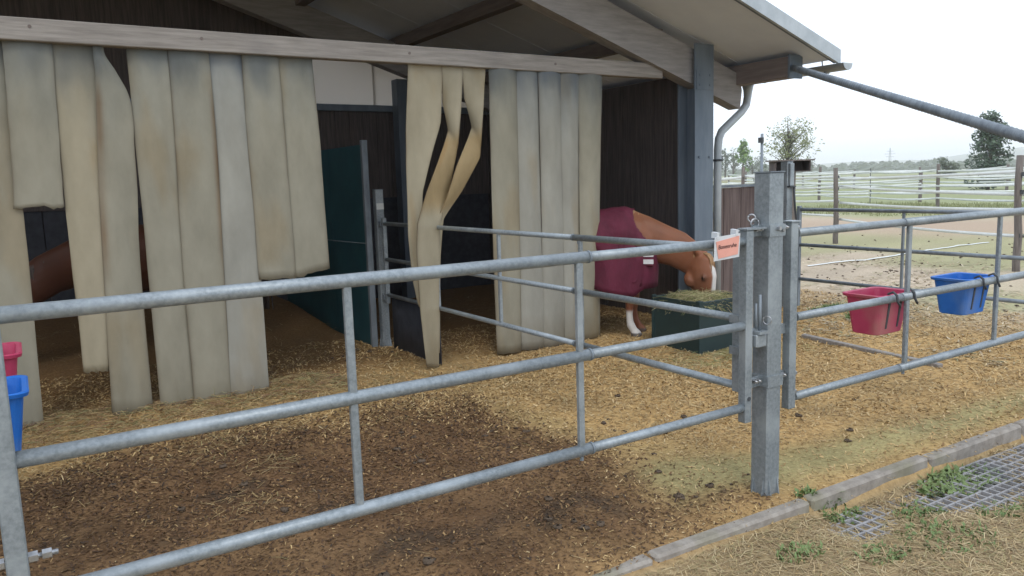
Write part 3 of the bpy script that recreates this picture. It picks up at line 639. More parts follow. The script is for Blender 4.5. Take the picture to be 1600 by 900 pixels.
# latch between gate and post
lt = MB(); lt.box((2.945, 2.452, .765), (3.02, 2.535, .83), None, .006); lt.box((2.95, 2.44, .832), (3.012, 2.535, .846))
la = lt.build('latch_box', 'galv', post)
lb = MB().tube([(2.985, 2.470, .845), (2.985, 2.470, 1.02)], .008, 8).tube([(2.962, 2.475, .86), (2.962, 2.475, .98)], .006, 8); lb.build('latch_pin', 'galv_dull', la)
def ring(c, R, r, ax, name, m, parent):
    ax = Vector(ax).normalized(); u = ax.orthogonal().normalized(); v = ax.cross(u)
    tb(name, [Vector(c)+u*R*math.cos(t*math.pi/8)+v*R*math.sin(t*math.pi/8) for t in range(17)], r, m, parent, 6)
ring((3.012, 2.448, .895), .020, .003, (1, .4, 0), 'latch_ring', 'zinc', post)
ring((2.99, 2.53, 1.385), .018, .0045, (1, .6, 0), 'shackle', 'zinc', post); ring((2.995, 2.515, 1.36), .022, .005, (.3, 1, 0), 'shackle', 'zinc', post)
tb('chain', [(2.985, 2.53, 1.30), (2.975, 2.54, 1.15), (2.965, 2.54, 1.02), (2.975, 2.52, .95)], .006, 'dark', post, 6)
tb('side_rod', [(3.145, 2.53, 1.30), (3.145, 2.53, .80)], .009, 'galv_dull', post, 8)
for z in (1.18, 1.0, .88): MB().tube([(3.145, 2.515, z), (3.145, 2.548, z)], .014, 6, True, False).build('rod_nut', 'zinc', post)
bx('hinge_plate', (3.127, 2.494, .80), (3.205, 2.506, .85), 'galv', post)
hp = gate_post('gate_post', -.30, 2.50, 'square galvanised post carrying the hinges of the near gate', fittings=True)

def gate(name, label, x0, x1, y, zs, split, bars, ra=.0242, rb=.0212, stile_l=None, stile_r=None, axis_='x', cat='gate', ext=0.0, group=None, dark=False, step_bar=None):
    """rails along x (or along y) with telescoped right half"""
    mid = ((x0+x1)/2, y, 0) if axis_ == 'x' else (y, (x0+x1)/2, 0)
    t = thing(name, mid, label, cat, group)
    P = (lambda a, z, o=0.0: (a, y+o, z)) if axis_ == 'x' else (lambda a, z, o=0.0: (y+o, a, z))
    m = 'galv' if not dark else 'galv_dull'
    for z in zs:
        if split is None: tb('rail', [P(x0, z), P(x1, z)], ra, m, t, 18)
        else:
            tb('rail', [P(x0, z), P(split, z)], ra, m, t, 18)
            tb('rail', [P(split-.1, z), P(x1, z)], rb, m, t, 18)
            c = MB().tube([P(split-.004, z), P(split+.006, z)], ra+.002, 18); hexbolt(c, P(split-.05, z-ra), P(split-.05, z-ra-.018), .009); c.build('sleeve_collar', 'galv_dull', t)
    for b in bars:
        lo = P(b-.014, zs[-1]+.012, -.012); hi = P(b+.014, zs[0]-.012, .012)
        a = [min(p, q) for p, q in zip(lo, hi)]; c = [max(p, q) for p, q in zip(lo, hi)]
        bx('bar', a, c, m, t, .004)
    for (sx, w_, z0, z1, d_) in [s for s in (stile_l, stile_r) if s]:
        lo = P(sx-w_, z0, -d_); hi = P(sx+w_, z1, d_)
        a = [min(p, q) for p, q in zip(lo, hi)]; c = [max(p, q) for p, q in zip(lo, hi)]
        bx('stile', a, c, m, t, .004)
    return t
zs = [1.283, .877, .474]
ng = gate('field_gate', 'near three rail galvanised gate bearing the salmon paper sign', -.115, 2.885, GYp, zs, 1.955, (.925, 1.905), stile_l=(-.083, .027, .10, 1.262, .027), stile_r=(2.907, .024, .40, 1.335, .024))
bx('top_plate', (2.875, GYp-.03, 1.336), (3.012, GYp+.03, 1.344), 'galv', ng)
hb = MB().tube([(-.20, GYp, .59), (.018, GYp, .59)], .008, 10); hexbolt(hb, (-.0555, GYp, .59), (-.032, GYp, .59), .0165); hexbolt(hb, (-.022, GYp, .59), (.002, GYp, .59), .015); hexbolt(hb, (-.155, GYp, .59), (-.112, GYp, .59), .0165)
hb.build('hinge_bolt', 'zinc', ng)
MB().tube([(2.907, GYp-.0245, .52), (2.907, GYp-.027, .52)], .011, 12).build('drain_hole', 'dark', ng)
rg = gate('field_gate', 'galvanised gate carrying the red and blue feed troughs beside the square post', 3.275, 6.28, GYp, [1.300, .875, .462], 4.30, (4.262, 5.275), stile_l=(3.232, .026, .41, 1.355, .024), stile_r=(6.30, .024, .41, 1.345, .024), ra=.0212, rb=.0238)
for z in (.45, .49, .585, 1.325): hexb = MB(); hexbolt(hexb, (3.262, GYp, z), (3.285, GYp, z), .012); hexb.build('bolt', 'zinc', rg)
bx('top_plate', (3.195, GYp-.03, 1.356), (3.265, GYp+.03, 1.363), 'galv', rg)
# pen fence going back from the post into the barn
pf = gate('pen_fence', 'three rail pipe fence running from the gate post back into the barn', 2.66, 7.02, 3.03, [1.225, .878, .528], 4.0, (3.93, 4.92, 5.93), stile_l=(2.64, .024, .50, 1.32, .022), stile_r=(7.03, .02, .44, 1.28, .02), axis_='y', cat='fence', ra=.0205, rb=.0185)
for z in (.88, .72): bx('bracket', (2.985, 2.60, z-.02), (2.995, 2.66, z+.02), 'galv', pf); bx('bracket', (2.996, 2.548, z-.02), (3.002, 2.64, z+.02), 'galv', pf)
ip = gate_post('stall_post', 3.03, 7.14, 'galvanised post with a white sticker inside the barn by the green partition', 1.55, .04, False)
bx('sticker', (2.992, 7.0985, 1.36), (3.068, 7.0995, 1.42), 'tape', ip)
for z in (1.22, .5): bx('coupling', (3.0, 7.055, z-.03), (3.06, 7.0995, z+.03), 'galv_dull', ip, .004)
# black rubber skirt below the pen fence inside the barn
sk = MB(); 
vs = []
for k in range(9):
    y = 5.99+k*(6.98-5.99)/8; dx = .006*math.sin(k*1.3)
    vs += [(3.062+dx, y, -.03), (3.062+dx*.5, y, .50-.0*k)]
fs = [(2*k, 2*k+2, 2*k+3, 2*k+1) for k in range(8)]
sko = MB().add(vs, fs, True).build('rubber_mat', 'rubber'); tag(sko, 'black rubber mat hung below the pen fence rail inside the barn', 'rubber mat')
q = sko.modifiers.new('t', 'SOLIDIFY'); q.thickness = .01
# side fence on the left, mostly outside the picture
lf = gate('pen_fence', 'three rail pipe fence with round rimmed troughs left of the near gate', 2.56, 5.6, -.30, [1.283, .877, .474], None, (3.5, 4.6), axis_='y', cat='fence', stile_r=(5.6, .022, -.1, 1.3, .022))
# far pen fence behind the right gate
ff = gate('pen_fence', 'dull three rail pipe fence on the far side of the sandy pen', 2.5, 5.88, 7.80, [1.16, .745, .34], None, (4.62,), axis_='y', cat='fence', ra=.0205, dark=True, stile_r=(5.90, .022, .0, 1.2, .022), stile_l=(2.45, .022, -.1, 1.2, .022))
cp = gate_post('corner_post', 7.69, 6.0, 'square steel corner post with black cable at the end of the board fence', 1.72, .05, False)
bx('junction_box', (7.655, 5.92, 1.44), (7.725, 5.949, 1.70), 'galv', cp, .004); bx('strap', (7.635, 5.91, 1.42), (7.745, 5.9485, 1.438), 'dark', cp)
tb('cable', [(7.73, 5.93, 1.43), (7.745, 5.92, 1.2), (7.77, 5.92, 1.05), (7.80, 5.93, 1.0)], .012, 'dark', cp, 8)

# paper sign in a plastic sleeve
sg = thing('paper_sign', (2.73, 2.455, 1.2), 'small salmon paper sign in a clear sleeve hung on the gate rail', 'sign')
T = Matrix.Translation((2.735, 2.452, 1.268)) @ Matrix.Rotation(-.05, 4, 'Y') @ Matrix.Rotation(.10, 4, 'X')
MB().box((-.085, -.001, -.055), (.082, .001, .056), T).build('sleeve', 'sleeve', sg)
pv = [(-.058, -.0035, -.046), (.070, -.0035, -.040), (.074, -.0035, .046), (-.078, -.0035, .034)]
pv = pv+[(a, -.002, c) for a, b, c in pv]
MB().add([T @ Vector(v) for v in pv], [(0, 1, 2, 3), (7, 6, 5, 4), (0, 4, 5, 1), (1, 5, 6, 2), (2, 6, 7, 3), (3, 7, 4, 0)]).build('paper', 'paper', sg)
tcv = bpy.data.curves.new('lettering', 'FONT'); tcv.body = 'Boxenruhe'; tcv.size = .027; tcv.align_x = 'CENTER'; tcv.align_y = 'CENTER'; tcv.extrude = .0003; tcv.offset = .0002
to = bpy.data.objects.new('tmp', tcv); C.objects.link(to)
tm = bpy.data.meshes.new_from_object(to.evaluated_get(bpy.context.evaluated_depsgraph_get())); bpy.data.objects.remove(to)
tm.transform(T @ Matrix.Translation((-.003, -.0045, .006)) @ Matrix.Rotation(math.pi/2, 4, 'X')); tm.materials.clear(); obj('lettering', tm, 'ink', sg)
for xx in (-.075, .05): MB().box((xx, -.004, .048), (xx+.015, .03, .075), T).build('clip', 'sleeve', sg)

# ================================================================== FEED TROUGHS
def trough(name, label, m, loc, rz, group=None, rail=True):
    t = thing(name, loc, label, 'trough', group); t.rotation_euler = (0, 0, rz)
    # rounded-rectangle loft; local x along the rail, y away from it, z up, rim at z = 0
    def ringp(w, d, z, r, yc, n=5):
        pts = []
        for (sx, sy, a0) in ((1, 1, 0), (-1, 1, 90), (-1, -1, 180), (1, -1, 270)):
            for k in range(n+1):
                a = math.radians(a0+90*k/n); pts.append((sx*(w-r)+r*math.cos(a), yc+sy*(d-r)+r*math.sin(a), z))
        return pts
    yc = .135
    outer = [(.118, .078, -.235, .03), (.125, .085, -.23, .03), (.155, .112, -.02, .035), (.172, .128, -.014, .04), (.176, .131, .0, .04), (.168, .124, .004, .04), (.152, .109, .0, .035), (.146, .104, -.03, .03), (.122, .08, -.22, .03)]
    vs = []; fs = []; n = 24
    for o_ in outer: vs += ringp(o_[0], o_[1], o_[2], o_[3], yc)
    for i in range(len(outer)-1):
        for j in range(n): fs.append((i*n+j, i*n+(j+1) % n, (i+1)*n+(j+1) % n, (i+1)*n+j))
    fs.append(tuple(range(n))[::-1]); fs.append(tuple((len(outer)-1)*n+j for j in range(n)))
    mb = MB().add(vs, fs, False); mb.build('tub', m, t, False)
    for xx in (-.055, .055):
        rb = MB().add([(xx-.010, yc-.1145, -.03), (xx+.010, yc-.1145, -.03), (xx+.007, yc-.092, -.20), (xx-.007, yc-.092, -.20), (xx-.010, yc-.10, -.03), (xx+.010, yc-.10, -.03), (xx+.007, yc-.08, -.20), (xx-.007, yc-.08, -.20)], [(0, 1, 2, 3), (0, 4, 5, 1), (1, 5, 6, 2), (2, 6, 7, 3), (3, 7, 4, 0)])
        rb.build('rib', 'dark', t, False)
    for xx in (-.085, .085):
        tb_ = MB().tube([(xx, .03, -.03), (xx, .015, .01), (xx, -.01, .022), (xx, -.034, .004), (xx, -.04, -.03), (xx+.02, -.044, -.06)], .007, 6)
        tb_.build('hook', 'dark', t, False)
    return t
trough('feed_trough', 'red plastic feed trough hooked on the gate beside the square post', 'red', (4.20, GYp+.005, .893), math.radians(0))
trough('feed_trough', 'blue plastic feed trough hooked on the gate next to the red one', 'blue', (5.13, GYp+.005, .898), 0)
trough('feed_trough', 'red plastic feed trough on the side fence above the blue one', 'red', (-.285, 4.05, .93), -math.pi/2)
trough('feed_trough', 'blue plastic feed trough on the side fence before the torn curtain', 'blue', (-.275, 3.42, .895), -math.pi/2)

# green hay box for the horse
hx0, hx1, hy0, hy1, hz = 5.07, 5.72, 4.86, 5.46, .47
hbx = thing('hay_box', ((hx0+hx1)/2, (hy0+hy1)/2, 0), 'dark green plastic hay box the rugged horse eats from', 'hay box')
w_ = .03
bx('side', (hx0, hy0, .0), (hx1, hy0+w_, hz), 'green', hbx, .006); bx('side', (hx0, hy1-w_, .0), (hx1, hy1, hz), 'green', hbx, .006)
bx('side', (hx0, hy0+w_, .0), (hx0+w_, hy1-w_, hz-.003), 'green', hbx); bx('side', (hx1-w_, hy0+w_, .0), (hx1, hy1-w_, hz-.003), 'green', hbx)
bx('floor', (hx0+w_, hy0+w_, .01), (hx1-w_, hy1-w_, .04), 'green', hbx)
for (xx, yy) in ((hx0, hy0), (hx0, hy1), (hx1, hy0), (hx1, hy1)): bx('corner_post', (xx-.012, yy-.012, -.03), (xx+.04 if xx == hx0 else xx+.012, yy+.04 if yy == hy0 else yy+.012, hz+.012), 'green', hbx, .004)
hexbolt_ = MB(); hexbolt(hexbolt_, (5.30, hy0-.014, .20), (5.30, hy0, .20), .015); hexbolt(hexbolt_, (5.30, hy0-.014, .36), (5.30, hy0, .36), .012); hexbolt_.build('bolt', 'zinc', hbx)
def strands(name, n, fn, label, cat, cols, L=(.08, .22), wd=.003, seed=3):
    r = random.Random(seed); mb = MB(); cc = []
    for k in range(n):
        c, d = fn(r); c = Vector(c); d = Vector(d).normalized(); l = r.uniform(*L)
        s = d.orthogonal().normalized(); s.rotate(Matrix.Rotation(r.uniform(0, 6.28), 3, d)); b = Vector((0, 0, -.25*l*l/.15))
        p = [c-d*l/2, c, c+d*l/2]; p[0] = p[0]+b*.5; p[2] = p[2]+b*.5
        vs = []
        for q_ in p: vs += [q_-s*wd/2, q_+s*wd/2]
        mb.add(vs, [(0, 1, 3, 2), (2, 3, 5, 4)]); base = np.array(r.choice(cols))*r.uniform(.7, 1.2); cc += [base]*6
    me = mb.mesh(name); at = me.color_attributes.new('Col', 'FLOAT_COLOR', 'POINT'); A = np.array(cc)
    at.data.foreach_set('color', np.concatenate([A, np.ones((len(A), 1))], 1).ravel())
    return tag(obj(name, me, 'hay'), label, cat, kind='stuff')
HAYC = [(.36, .34, .16), (.44, .38, .20), (.30, .32, .13), (.50, .42, .24)]
def hayfn(r):
    x = r.uniform(hx0+.02, hx1-.02); y = r.uniform(hy0+.01, hy1-.02)
    e = min(x-hx0, y-hy0, hx1-x, hy1-y)
    return (x, y, .385+.09*r.random()+.03*(e > .1)), (r.uniform(-1, 1), r.uniform(-1, 1), r.uniform(-.35, .35))
strands('hay', 2200, hayfn, 'dry green hay filling the green box under the horse', 'hay', HAYC)
def spillfn(r):
    x = r.gauss(5.25, .45); y = r.gauss(4.72, .2)
    return (x, y, float(GH(x, y))+.012+.02*r.random()), (r.uniform(-1, 1), r.uniform(-1, 1), r.uniform(-.1, .1))
strands('spilled_hay', 900, spillfn, 'spilled hay on the ground around the green box', 'hay', HAYC, seed=5)
def ridgefn(r):
    x = r.uniform(-.6, 2.2); y = r.gauss(6.02, .17)
    return (x, y, float(GH(x, y))+.012+.03*r.random()), (r.uniform(-1, 1), r.uniform(-.6, .6), r.uniform(-.15, .15))
strands('trodden_straw', 3600, ridgefn, 'trodden straw heaped along the foot of the torn curtain', 'straw', [(.46, .34, .16), (.36, .25, .12), (.28, .26, .12), (.25, .14, .08)], seed=6, L=(.06, .18))

# ================================================================== HORSES
def bend(v):
    x, y, z = v; w_ = float(sstep(.80, 1.15, x)); a = -.50*w_; dx, dy = x-1.05, y
    return (1.05+dx*math.cos(a)-dy*math.sin(a), dx*math.sin(a)+dy*math.cos(a), z) if w_ > 0 else (x, y, z)
def horse_mesh():
    b = MB()
    b.loft([((-.86, 0, 1.00), .06, .08), ((-.82, 0, 1.0), .14, .17), ((-.72, 0, 1.0), .215, .235), ((-.52, 0, 1.01), .265, .265), ((-.28, 0, .985), .27, .275), ((0, 0, .955), .285, .30), ((.22, 0, .95), .27, .31), ((.40, 0, .965), .225, .315), ((.54, 0, .94), .19, .265), ((.64, 0, .90), .15, .19), ((.70, 0, .88), .08, .10)])
    b.loft([((.30, 0, 1.02), .10, .20), ((.45, 0, 1.0), .13, .27), ((.60, 0, .975), .125, .235), ((.76, 0, .93), .105, .20), ((.92, 0, .875), .09, .18), ((1.04, 0, .80), .08, .17), ((1.13, 0, .735), .075, .155), ((1.20, 0, .69), .055, .10)])
    b.loft([((p_[0]-.01, 0, p_[2]-.045), a_, b_) for p_, a_, b_ in [((1.20, 0, .885), .035, .04), ((1.205, 0, .85), .078, .10), ((1.185, 0, .75), .10, .15), ((1.185, 0, .65), .104, .165), ((1.215, 0, .55), .084, .132), ((1.24, 0, .46), .062, .096), ((1.25, 0, .38), .058, .082), ((1.25, 0, .33), .058, .076), ((1.245, 0, .295), .04, .055)]])
    for s in (-1, 1):
        b.tube([(.42, .12*s, .95), (.46, .15*s, .80), (.45, .15*s, .66), (.455, .14*s, .52), (.47, .135*s, .385), (.468, .135*s, .34), (.462, .135*s, .24), (.468, .135*s, .155), (.475, .135*s, .125), (.505, .135*s, .075), (.525, .135*s, .045), (.54, .135*s, .0)], [.10, .125, .105, .07, .052, .046, .034, .036, .043, .038, .052, .062], 14)
        b.tube([(-.52, .11*s, 1.0), (-.54, .15*s, .86), (-.50, .16*s, .72), (-.54, .15*s, .60), (-.63, .14*s, .48), (-.665, .14*s, .42), (-.655, .14*s, .30), (-.645, .14*s, .17), (-.64, .14*s, .135), (-.61, .14*s, .08), (-.59, .14*s, .045), (-.575, .14*s, .0)], [.16, .19, .165, .115, .072, .056, .040, .040, .046, .040, .054, .064], 14)
        b.tube([(1.18, .045*s, .815), (1.17, .06*s, .855), (1.16, .072*s, .90), (1.16, .070*s, .94)], [.026, .032, .022, .006], 10)
        b.tube([(1.255, .082*s, .615), (1.275, .076*s, .615)], [.034, .02], 10)
        b.tube([(1.10, .045*s, .59), (1.115, .085*s, .60), (1.13, .104*s, .61)], [.09, .082, .04], 14)
        b.tube([(1.285, .03*s, .36), (1.30, .04*s, .35)], [.03, .018], 8)
    b.v = [bend(v) for v in b.v]
    me = b.mesh('body'); o = bpy.data.objects.new('tmp', me); C.objects.link(o)
    r = o.modifiers.new('r', 'REMESH'); r.mode = 'VOXEL'; r.voxel_size = .0125; r.use_smooth_shade = True
    s = o.modifiers.new('s', 'SMOOTH'); s.factor = .5; s.iterations = 4
    m2 = bpy.data.meshes.new_from_object(o.evaluated_get(bpy.context.evaluated_depsgraph_get())); bpy.data.objects.remove(o)
    m2.name = 'body'; m2.polygons.foreach_set('use_smooth', [True]*len(m2.polygons))
    n = len(m2.vertices); co = np.empty(n*3); m2.vertices.foreach_get('co', co); co = co.reshape(-1, 3)
    nr = np.empty(n*3); m2.vertices.foreach_get('normal', nr); nr = nr.reshape(-1, 3)
    x, y, z = co.T
    col = np.tile(np.array((.215, .080, .037)), (n, 1))
    col *= (1+.2*fbm(x*6+y*3, z*6, 100))[:, None]
    def mixin(c, t): nonlocal col; col = col*(1-t[:, None])+np.array(c)*t[:, None]
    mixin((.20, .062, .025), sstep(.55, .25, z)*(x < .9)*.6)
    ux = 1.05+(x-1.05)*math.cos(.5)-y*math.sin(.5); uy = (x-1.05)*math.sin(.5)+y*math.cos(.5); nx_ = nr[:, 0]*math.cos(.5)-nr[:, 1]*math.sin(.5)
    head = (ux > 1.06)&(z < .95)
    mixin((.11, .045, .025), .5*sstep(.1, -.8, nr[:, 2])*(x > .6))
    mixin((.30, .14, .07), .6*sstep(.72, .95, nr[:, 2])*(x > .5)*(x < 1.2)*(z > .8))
    for sy in (-1, 1): mixin((.06, .03, .02), .8*np.exp(-((ux-1.262)**2+(uy-.09*sy)**2+(z-.612)**2)/.0011))
    mixin((.62, .60, .56), head*sstep(.036, .022, np.abs(uy+.006))*(nx_ > .35)*sstep(.76, .72, z)*sstep(.28, .31, z))
    mixin((.10, .05, .04), head*sstep(.36, .32, z)*.7)
    sock = ((y < 0)&(x > .3)&(x < .7)&(z < .29))
    mixin((.60, .57, .53), sock*sstep(.29, .25, z)*1.0)
    mixin((.07, .055, .045), (z < .05)*np.ones(n)*(x < .9)*.9)
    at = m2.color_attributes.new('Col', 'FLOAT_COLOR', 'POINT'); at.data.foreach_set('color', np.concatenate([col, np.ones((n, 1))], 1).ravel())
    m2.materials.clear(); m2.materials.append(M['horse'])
    return m2, co, nr
hme, hco, hnr = horse_mesh()
def blanket_mesh():
    x, y, z = hco.T
    fl = .66-.0*z                                    # front edge
    neck_front = .50+.22*sstep(1.25, .80, z)         # opening slopes down and forward over the shoulder
    body = (x < neck_front)&(x > -.95)&(z > .56)
    keep = body
    idx = -np.ones(len(x), int); ks = np.where(keep)[0]; idx[ks] = np.arange(len(ks))
    v = hco[ks]+hnr[ks]*(.020+.016*fbm(hco[ks][:, 0]*5+hco[ks][:, 2]*4, hco[ks][:, 2]*3-hco[ks][:, 0]*3, 120, 3))[:, None]
    low = v[:, 2] < .92
    sgn = np.where(v[:, 1] >= 0, 1, -1)
    hw = .30-.10*sstep(.30, .70, v[:, 0])-.07*sstep(-.5, -.9, v[:, 0])
    out = np.maximum(np.abs(v[:, 1]), hw*sstep(.98, .80, v[:, 2]))
    side = np.abs(v[:, 1]) > .03
    v[:, 1] = np.where(low & side, sgn*out, v[:, 1])
    fold = .020*np.sin(v[:, 0]*15+3*np.sin(v[:, 2]*6))*sstep(1.22, .75, v[:, 2]); v[:, 1] += sgn*fold
    fs = []
    me = hme
    for p in me.polygons:
        vi = list(p.vertices)
        if all(idx[i] >= 0 for i in vi):
            c = np.mean(hco[vi], 0); nn = np.mean(hnr[vi], 0)
            if nn[2] < -.45 and c[0] < .50: continue
            if abs(c[1]) < .10 and c[2] < .74 and c[0] < .45: continue
            fs.append([int(idx[i]) for i in vi])
    used = sorted({i for f in fs for i in f}); mp = {u: k for k, u in enumerate(used)}
    mb = MB().add([v[u] for u in used], [[mp[i] for i in f] for f in fs], True)
    return mb.mesh('rug')
def skirt():
    """hanging sides of the rug below the belly line"""
    mb = MB()
    for s in (-1, 1):
        xs = np.linspace(-.86, .62, 40); vs = []
        for k, xx in enumerate(xs):
            hw = .318-.10*float(sstep(.30, .70, xx))-.07*float(sstep(-.5, -.9, xx))
            for t in range(8):
                zb_ = .57-.13*float(sstep(-.3, .5, xx))+.02*math.sin(xx*9)+.07*float(sstep(.5, .62, xx)); z = .86-t*(.86-zb_)/7
                vs.append((xx, s*(hw+.026*math.sin(xx*15+t*.35+2*math.sin(xx*5))*t/7+.008*t/7), z))
        mb.add(vs, [(k*8+t, (k+1)*8+t, (k+1)*8+t+1, k*8+t+1) for k in range(39) for t in range(7)], True)
    # chest flap
    vs = []
    for k in range(13):
        a = -math.pi/2+math.pi*k/12
        for t in range(6):
            z = .88-t*.075
            vs.append((.60+.135*math.cos(a)-.02*t/5, .225*math.sin(a), z))
    mb.add(vs, [(k*6+t, (k+1)*6+t, (k+1)*6+t+1, k*6+t+1) for k in range(12) for t in range(5)], True)
    return mb.mesh('rug_skirt')
def mane_mesh(fl=1):
    mb = MB(); r = random.Random(8)
    crest = [(.44, 1.285), (.58, 1.215), (.72, 1.135), (.88, 1.055), (1.02, .97), (1.12, .895), (1.19, .845)]
    for k in range(120):
        t = k/119*(len(crest)-1); i = min(int(t), len(crest)-2); u = t-i
        x = crest[i][0]*(1-u)+crest[i+1][0]*u; z = crest[i][1]*(1-u)+crest[i+1][1]*u-.012
        l = r.uniform(.07, .13); s = r.choice((1, 1, 1, -1)); dx = r.uniform(-.03, .03)
        p = [Vector((x, 0, z+.012)), Vector((x+dx*.3, s*.035, z-.0)), Vector((x+dx*.7, s*.062, z-l*.5)), Vector((x+dx, s*.07, z-l))]
        mb.tube(p, [.012, .014, .011, .003], 5)
    for k in range(14):
        y = r.uniform(-.025, .025); l = r.uniform(.10, .17)
        mb.tube([Vector((1.19, y, .85)), Vector((1.26, y*1.1, .83)), Vector((1.295, y*1.4, .785)), Vector((1.315, y*1.6, .825-l))], [.010, .012, .010, .003], 5)
    mb.v = [bend(v) for v in mb.v]
    return mb.mesh('mane')
def tail_mesh():
    mb = MB(); r = random.Random(2)
    for k in range(26):
        y = r.gauss(0, .035); mb.tube([(-.84, y*.3, 1.08), (-.92, y*.7, 1.0), (-.95, y, .75), (-.93+r.uniform(-.03, .03), y*1.4, .35)], [.02, .022, .018, .004], 6)
    return mb.mesh('tail')
def eye_mesh(s):
    mb = MB(); mb.tube([(1.258, .084*s, .612), (1.266, .094*s, .611), (1.271, .099*s, .610)], [.022, .017, .005], 10); mb.v = [bend(v) for v in mb.v]; return mb.mesh('eye')
M['bay'] = mat('dark bay coat', (.26, .22, .20), (.34, .28, .26), scale=5, rough=.55, bump=.05, bscale=90, attr='Col', spec=.3, bdist=.002)
bme = hme.copy(); bme.materials.clear(); bme.materials.append(M['bay'])
def horse(name, label, loc, heading, rug):
    t = thing(name, loc, label, 'horse'); t.rotation_euler = (0, 0, heading)
    obj('body', hme if rug else bme, None, t, False); hair = 'mane' if rug else 'plank'; obj('mane', mane_mesh(), hair, t, False); obj('tail', tail_mesh(), hair, t, False)
    for s in (-1, 1): obj('eye', eye_mesh(s), 'eye', t, False)
    if rug:
        rugo = obj('rug', blanket_mesh(), 'blanket', t, False); q = rugo.modifiers.new('t', 'SOLIDIFY'); q.thickness = .012; q.offset = 1
        sm = rugo.modifiers.new('s', 'SMOOTH'); sm.iterations = 4
        rs = obj('rug_skirt', skirt(), 'blanket', rugo, False); q = rs.modifiers.new('t', 'SOLIDIFY'); q.thickness = .01
        st_ = MB()
        for s in (-1, 1):
            for zz in (.775, .845): st_.box((.58, s*.228-.006, zz-.022), (.72, s*.228+.006, zz+.022), Matrix.Translation((0, 0, 0)) @ Matrix.Rotation(0, 4, 'Z'))
        obj('chest_strap', st_.mesh('chest_strap'), 'white_web', rugo, False)
    return t
HD = math.atan2(-.78, .62)
horse('horse', 'chestnut horse with white blaze in a maroon rug eating from green box', (4.94, 6.305, .0), HD, True)
horse('horse', 'brown horse without a rug standing behind the torn curtain', (1.14, 7.8, .05), math.pi+.05, False)

# ================================================================== LEANING POLE
pA = onY(1240, 106, 5.20); pB = onY(1600, 214, 2.05); dv = (pB-pA)
pC = pA+dv*1.11
pl = thing('slanting_pole', (pC.x, pC.y, 0), 'long grey steel pole slanting down from the barn eaves over the gate', 'pole')
tb('tube', [pA-dv.normalized()*.03, pC], .031, 'galv_dull', pl, 16)
hel = MB(); L = (pC-pA).length; u = dv.normalized(); a_ = u.orthogonal().normalized(); b_ = u.cross(a_); pts = []
for k in range(int(L/.045*8)):
    s_ = k*.045/8; an = 2*math.pi*k/8; pts.append(pA+u*s_+(a_*math.cos(an)+b_*math.sin(an))*.031)
hel.tube(pts, .0035, 5); hel.build('wire_wrap', 'galv_dull', pl)
bx('prop', (pC.x-.04, pC.y-.04, -.3), (pC.x+.04, pC.y+.04, pC.z+.03), 'galv', pl)

# ================================================================== PADDOCK FENCES
def post_mesh(seed, r, h):
    q = random.Random(seed); pts = []; rs = []
    for k in range(6):
        t = k/5; pts.append((q.uniform(-.012, .012), q.uniform(-.012, .012), -.25+(h+.25)*t)); rs.append(r*(1-.15*t)*q.uniform(.94, 1.06))
    return MB().tube(pts, rs, 10)
def fence(label, P, rr, hh, zt, sag, tw, thin=False, seed=0):
    q = random.Random(seed); c = P[len(P)//2]
    t = thing('paddock_fence', (c[0], c[1], 0), label, 'fence')
    for k, (x, y) in enumerate(P):
        m = post_mesh(seed+k, rr if not (thin and k % 2) else .018, hh*q.uniform(.93, 1.06)).mesh('fence_post')
        o = obj('fence_post', m, 'wood_post' if not (thin and k % 2) else 'dark', t, False)
        o.location = (x-c[0], y-c[1], 0); o.rotation_euler = (q.uniform(-.02, .02), q.uniform(-.03, .03), q.uniform(0, 6))
    for k in range(len(P)-1):
        a = Vector((*P[k], 0)); b = Vector((*P[k+1], 0))
        for z in zt:
            za = z+q.uniform(-.06, .06); zb = z+q.uniform(-.06, .06); sg_ = sag*q.uniform(.1, .9); n = 10; vs = []
            off = (b-a).normalized(); nv = Vector((off.y, -off.x, 0))*(rr+.012)
            for i in range(n+1):
                u_ = i/n; p = a.lerp(b, u_)+nv; zc = za*(1-u_)+zb*u_-sg_*4*u_*(1-u_); w2 = tw/2
                tw_ = .25*math.sin(u_*7+k)
                vs += [(p.x-tw_*w2, p.y, zc-w2), (p.x+tw_*w2, p.y, zc+w2)]
            tp_ = MB().add(vs, [(2*i, 2*i+2, 2*i+3, 2*i+1) for i in range(n)], True).build('tape', 'tape', t)
            sm = tp_.modifiers.new('t', 'SOLIDIFY'); sm.thickness = .004
        for z in zt:
            MB().box((a.x-.03, a.y-.03, z-.03), (a.x+.03, a.y-.0, z+.03), Matrix.Translation(Vector((b-a).normalized().yx.to_3d()*0))).build('insulator', 'dark', t)
    return t
d0 = Vector((15.34-12.66, 10.64-5.70))
fA = [(12.66+d0.x*k, 5.70+d0.y*k) for k in (-1, 0, 1, 2, 3, 4)]
fence('weathered post and white tape fence bordering the sandy pen', fA, .056, 1.72, (1.46, 1.20, .92, .55), .07, .05, seed=3)
d1 = Vector((-2.2, -4.3)); fB = [(31.0+d1.x*k, 17.0+d1.y*k) for k in (-4, -3, -2, -1, 0, 1, 2, 3)]
fence('white tape fence with alternate thin dark stakes across the grass', fB, .075, 1.72, (1.5, 1.2, .9, .6, .35), .12, .075, True, 30)
fC = [(24.0+6.2*k, 30.0-4.6*k) for k in range(-2, 6)]
fence('white tape fence running crosswise between the two paddocks', fC, .08, 1.55, (1.45, 1.15, .85, .5), .15, .085, True, 60)
fD = [(60-3.4*k, 40-7.6*k) for k in range(-3, 5)]
fence('farthest white tape fence before the open fields', fD, .1, 1.6, (1.45, 1.0, .6), .15, .11, False, 90)
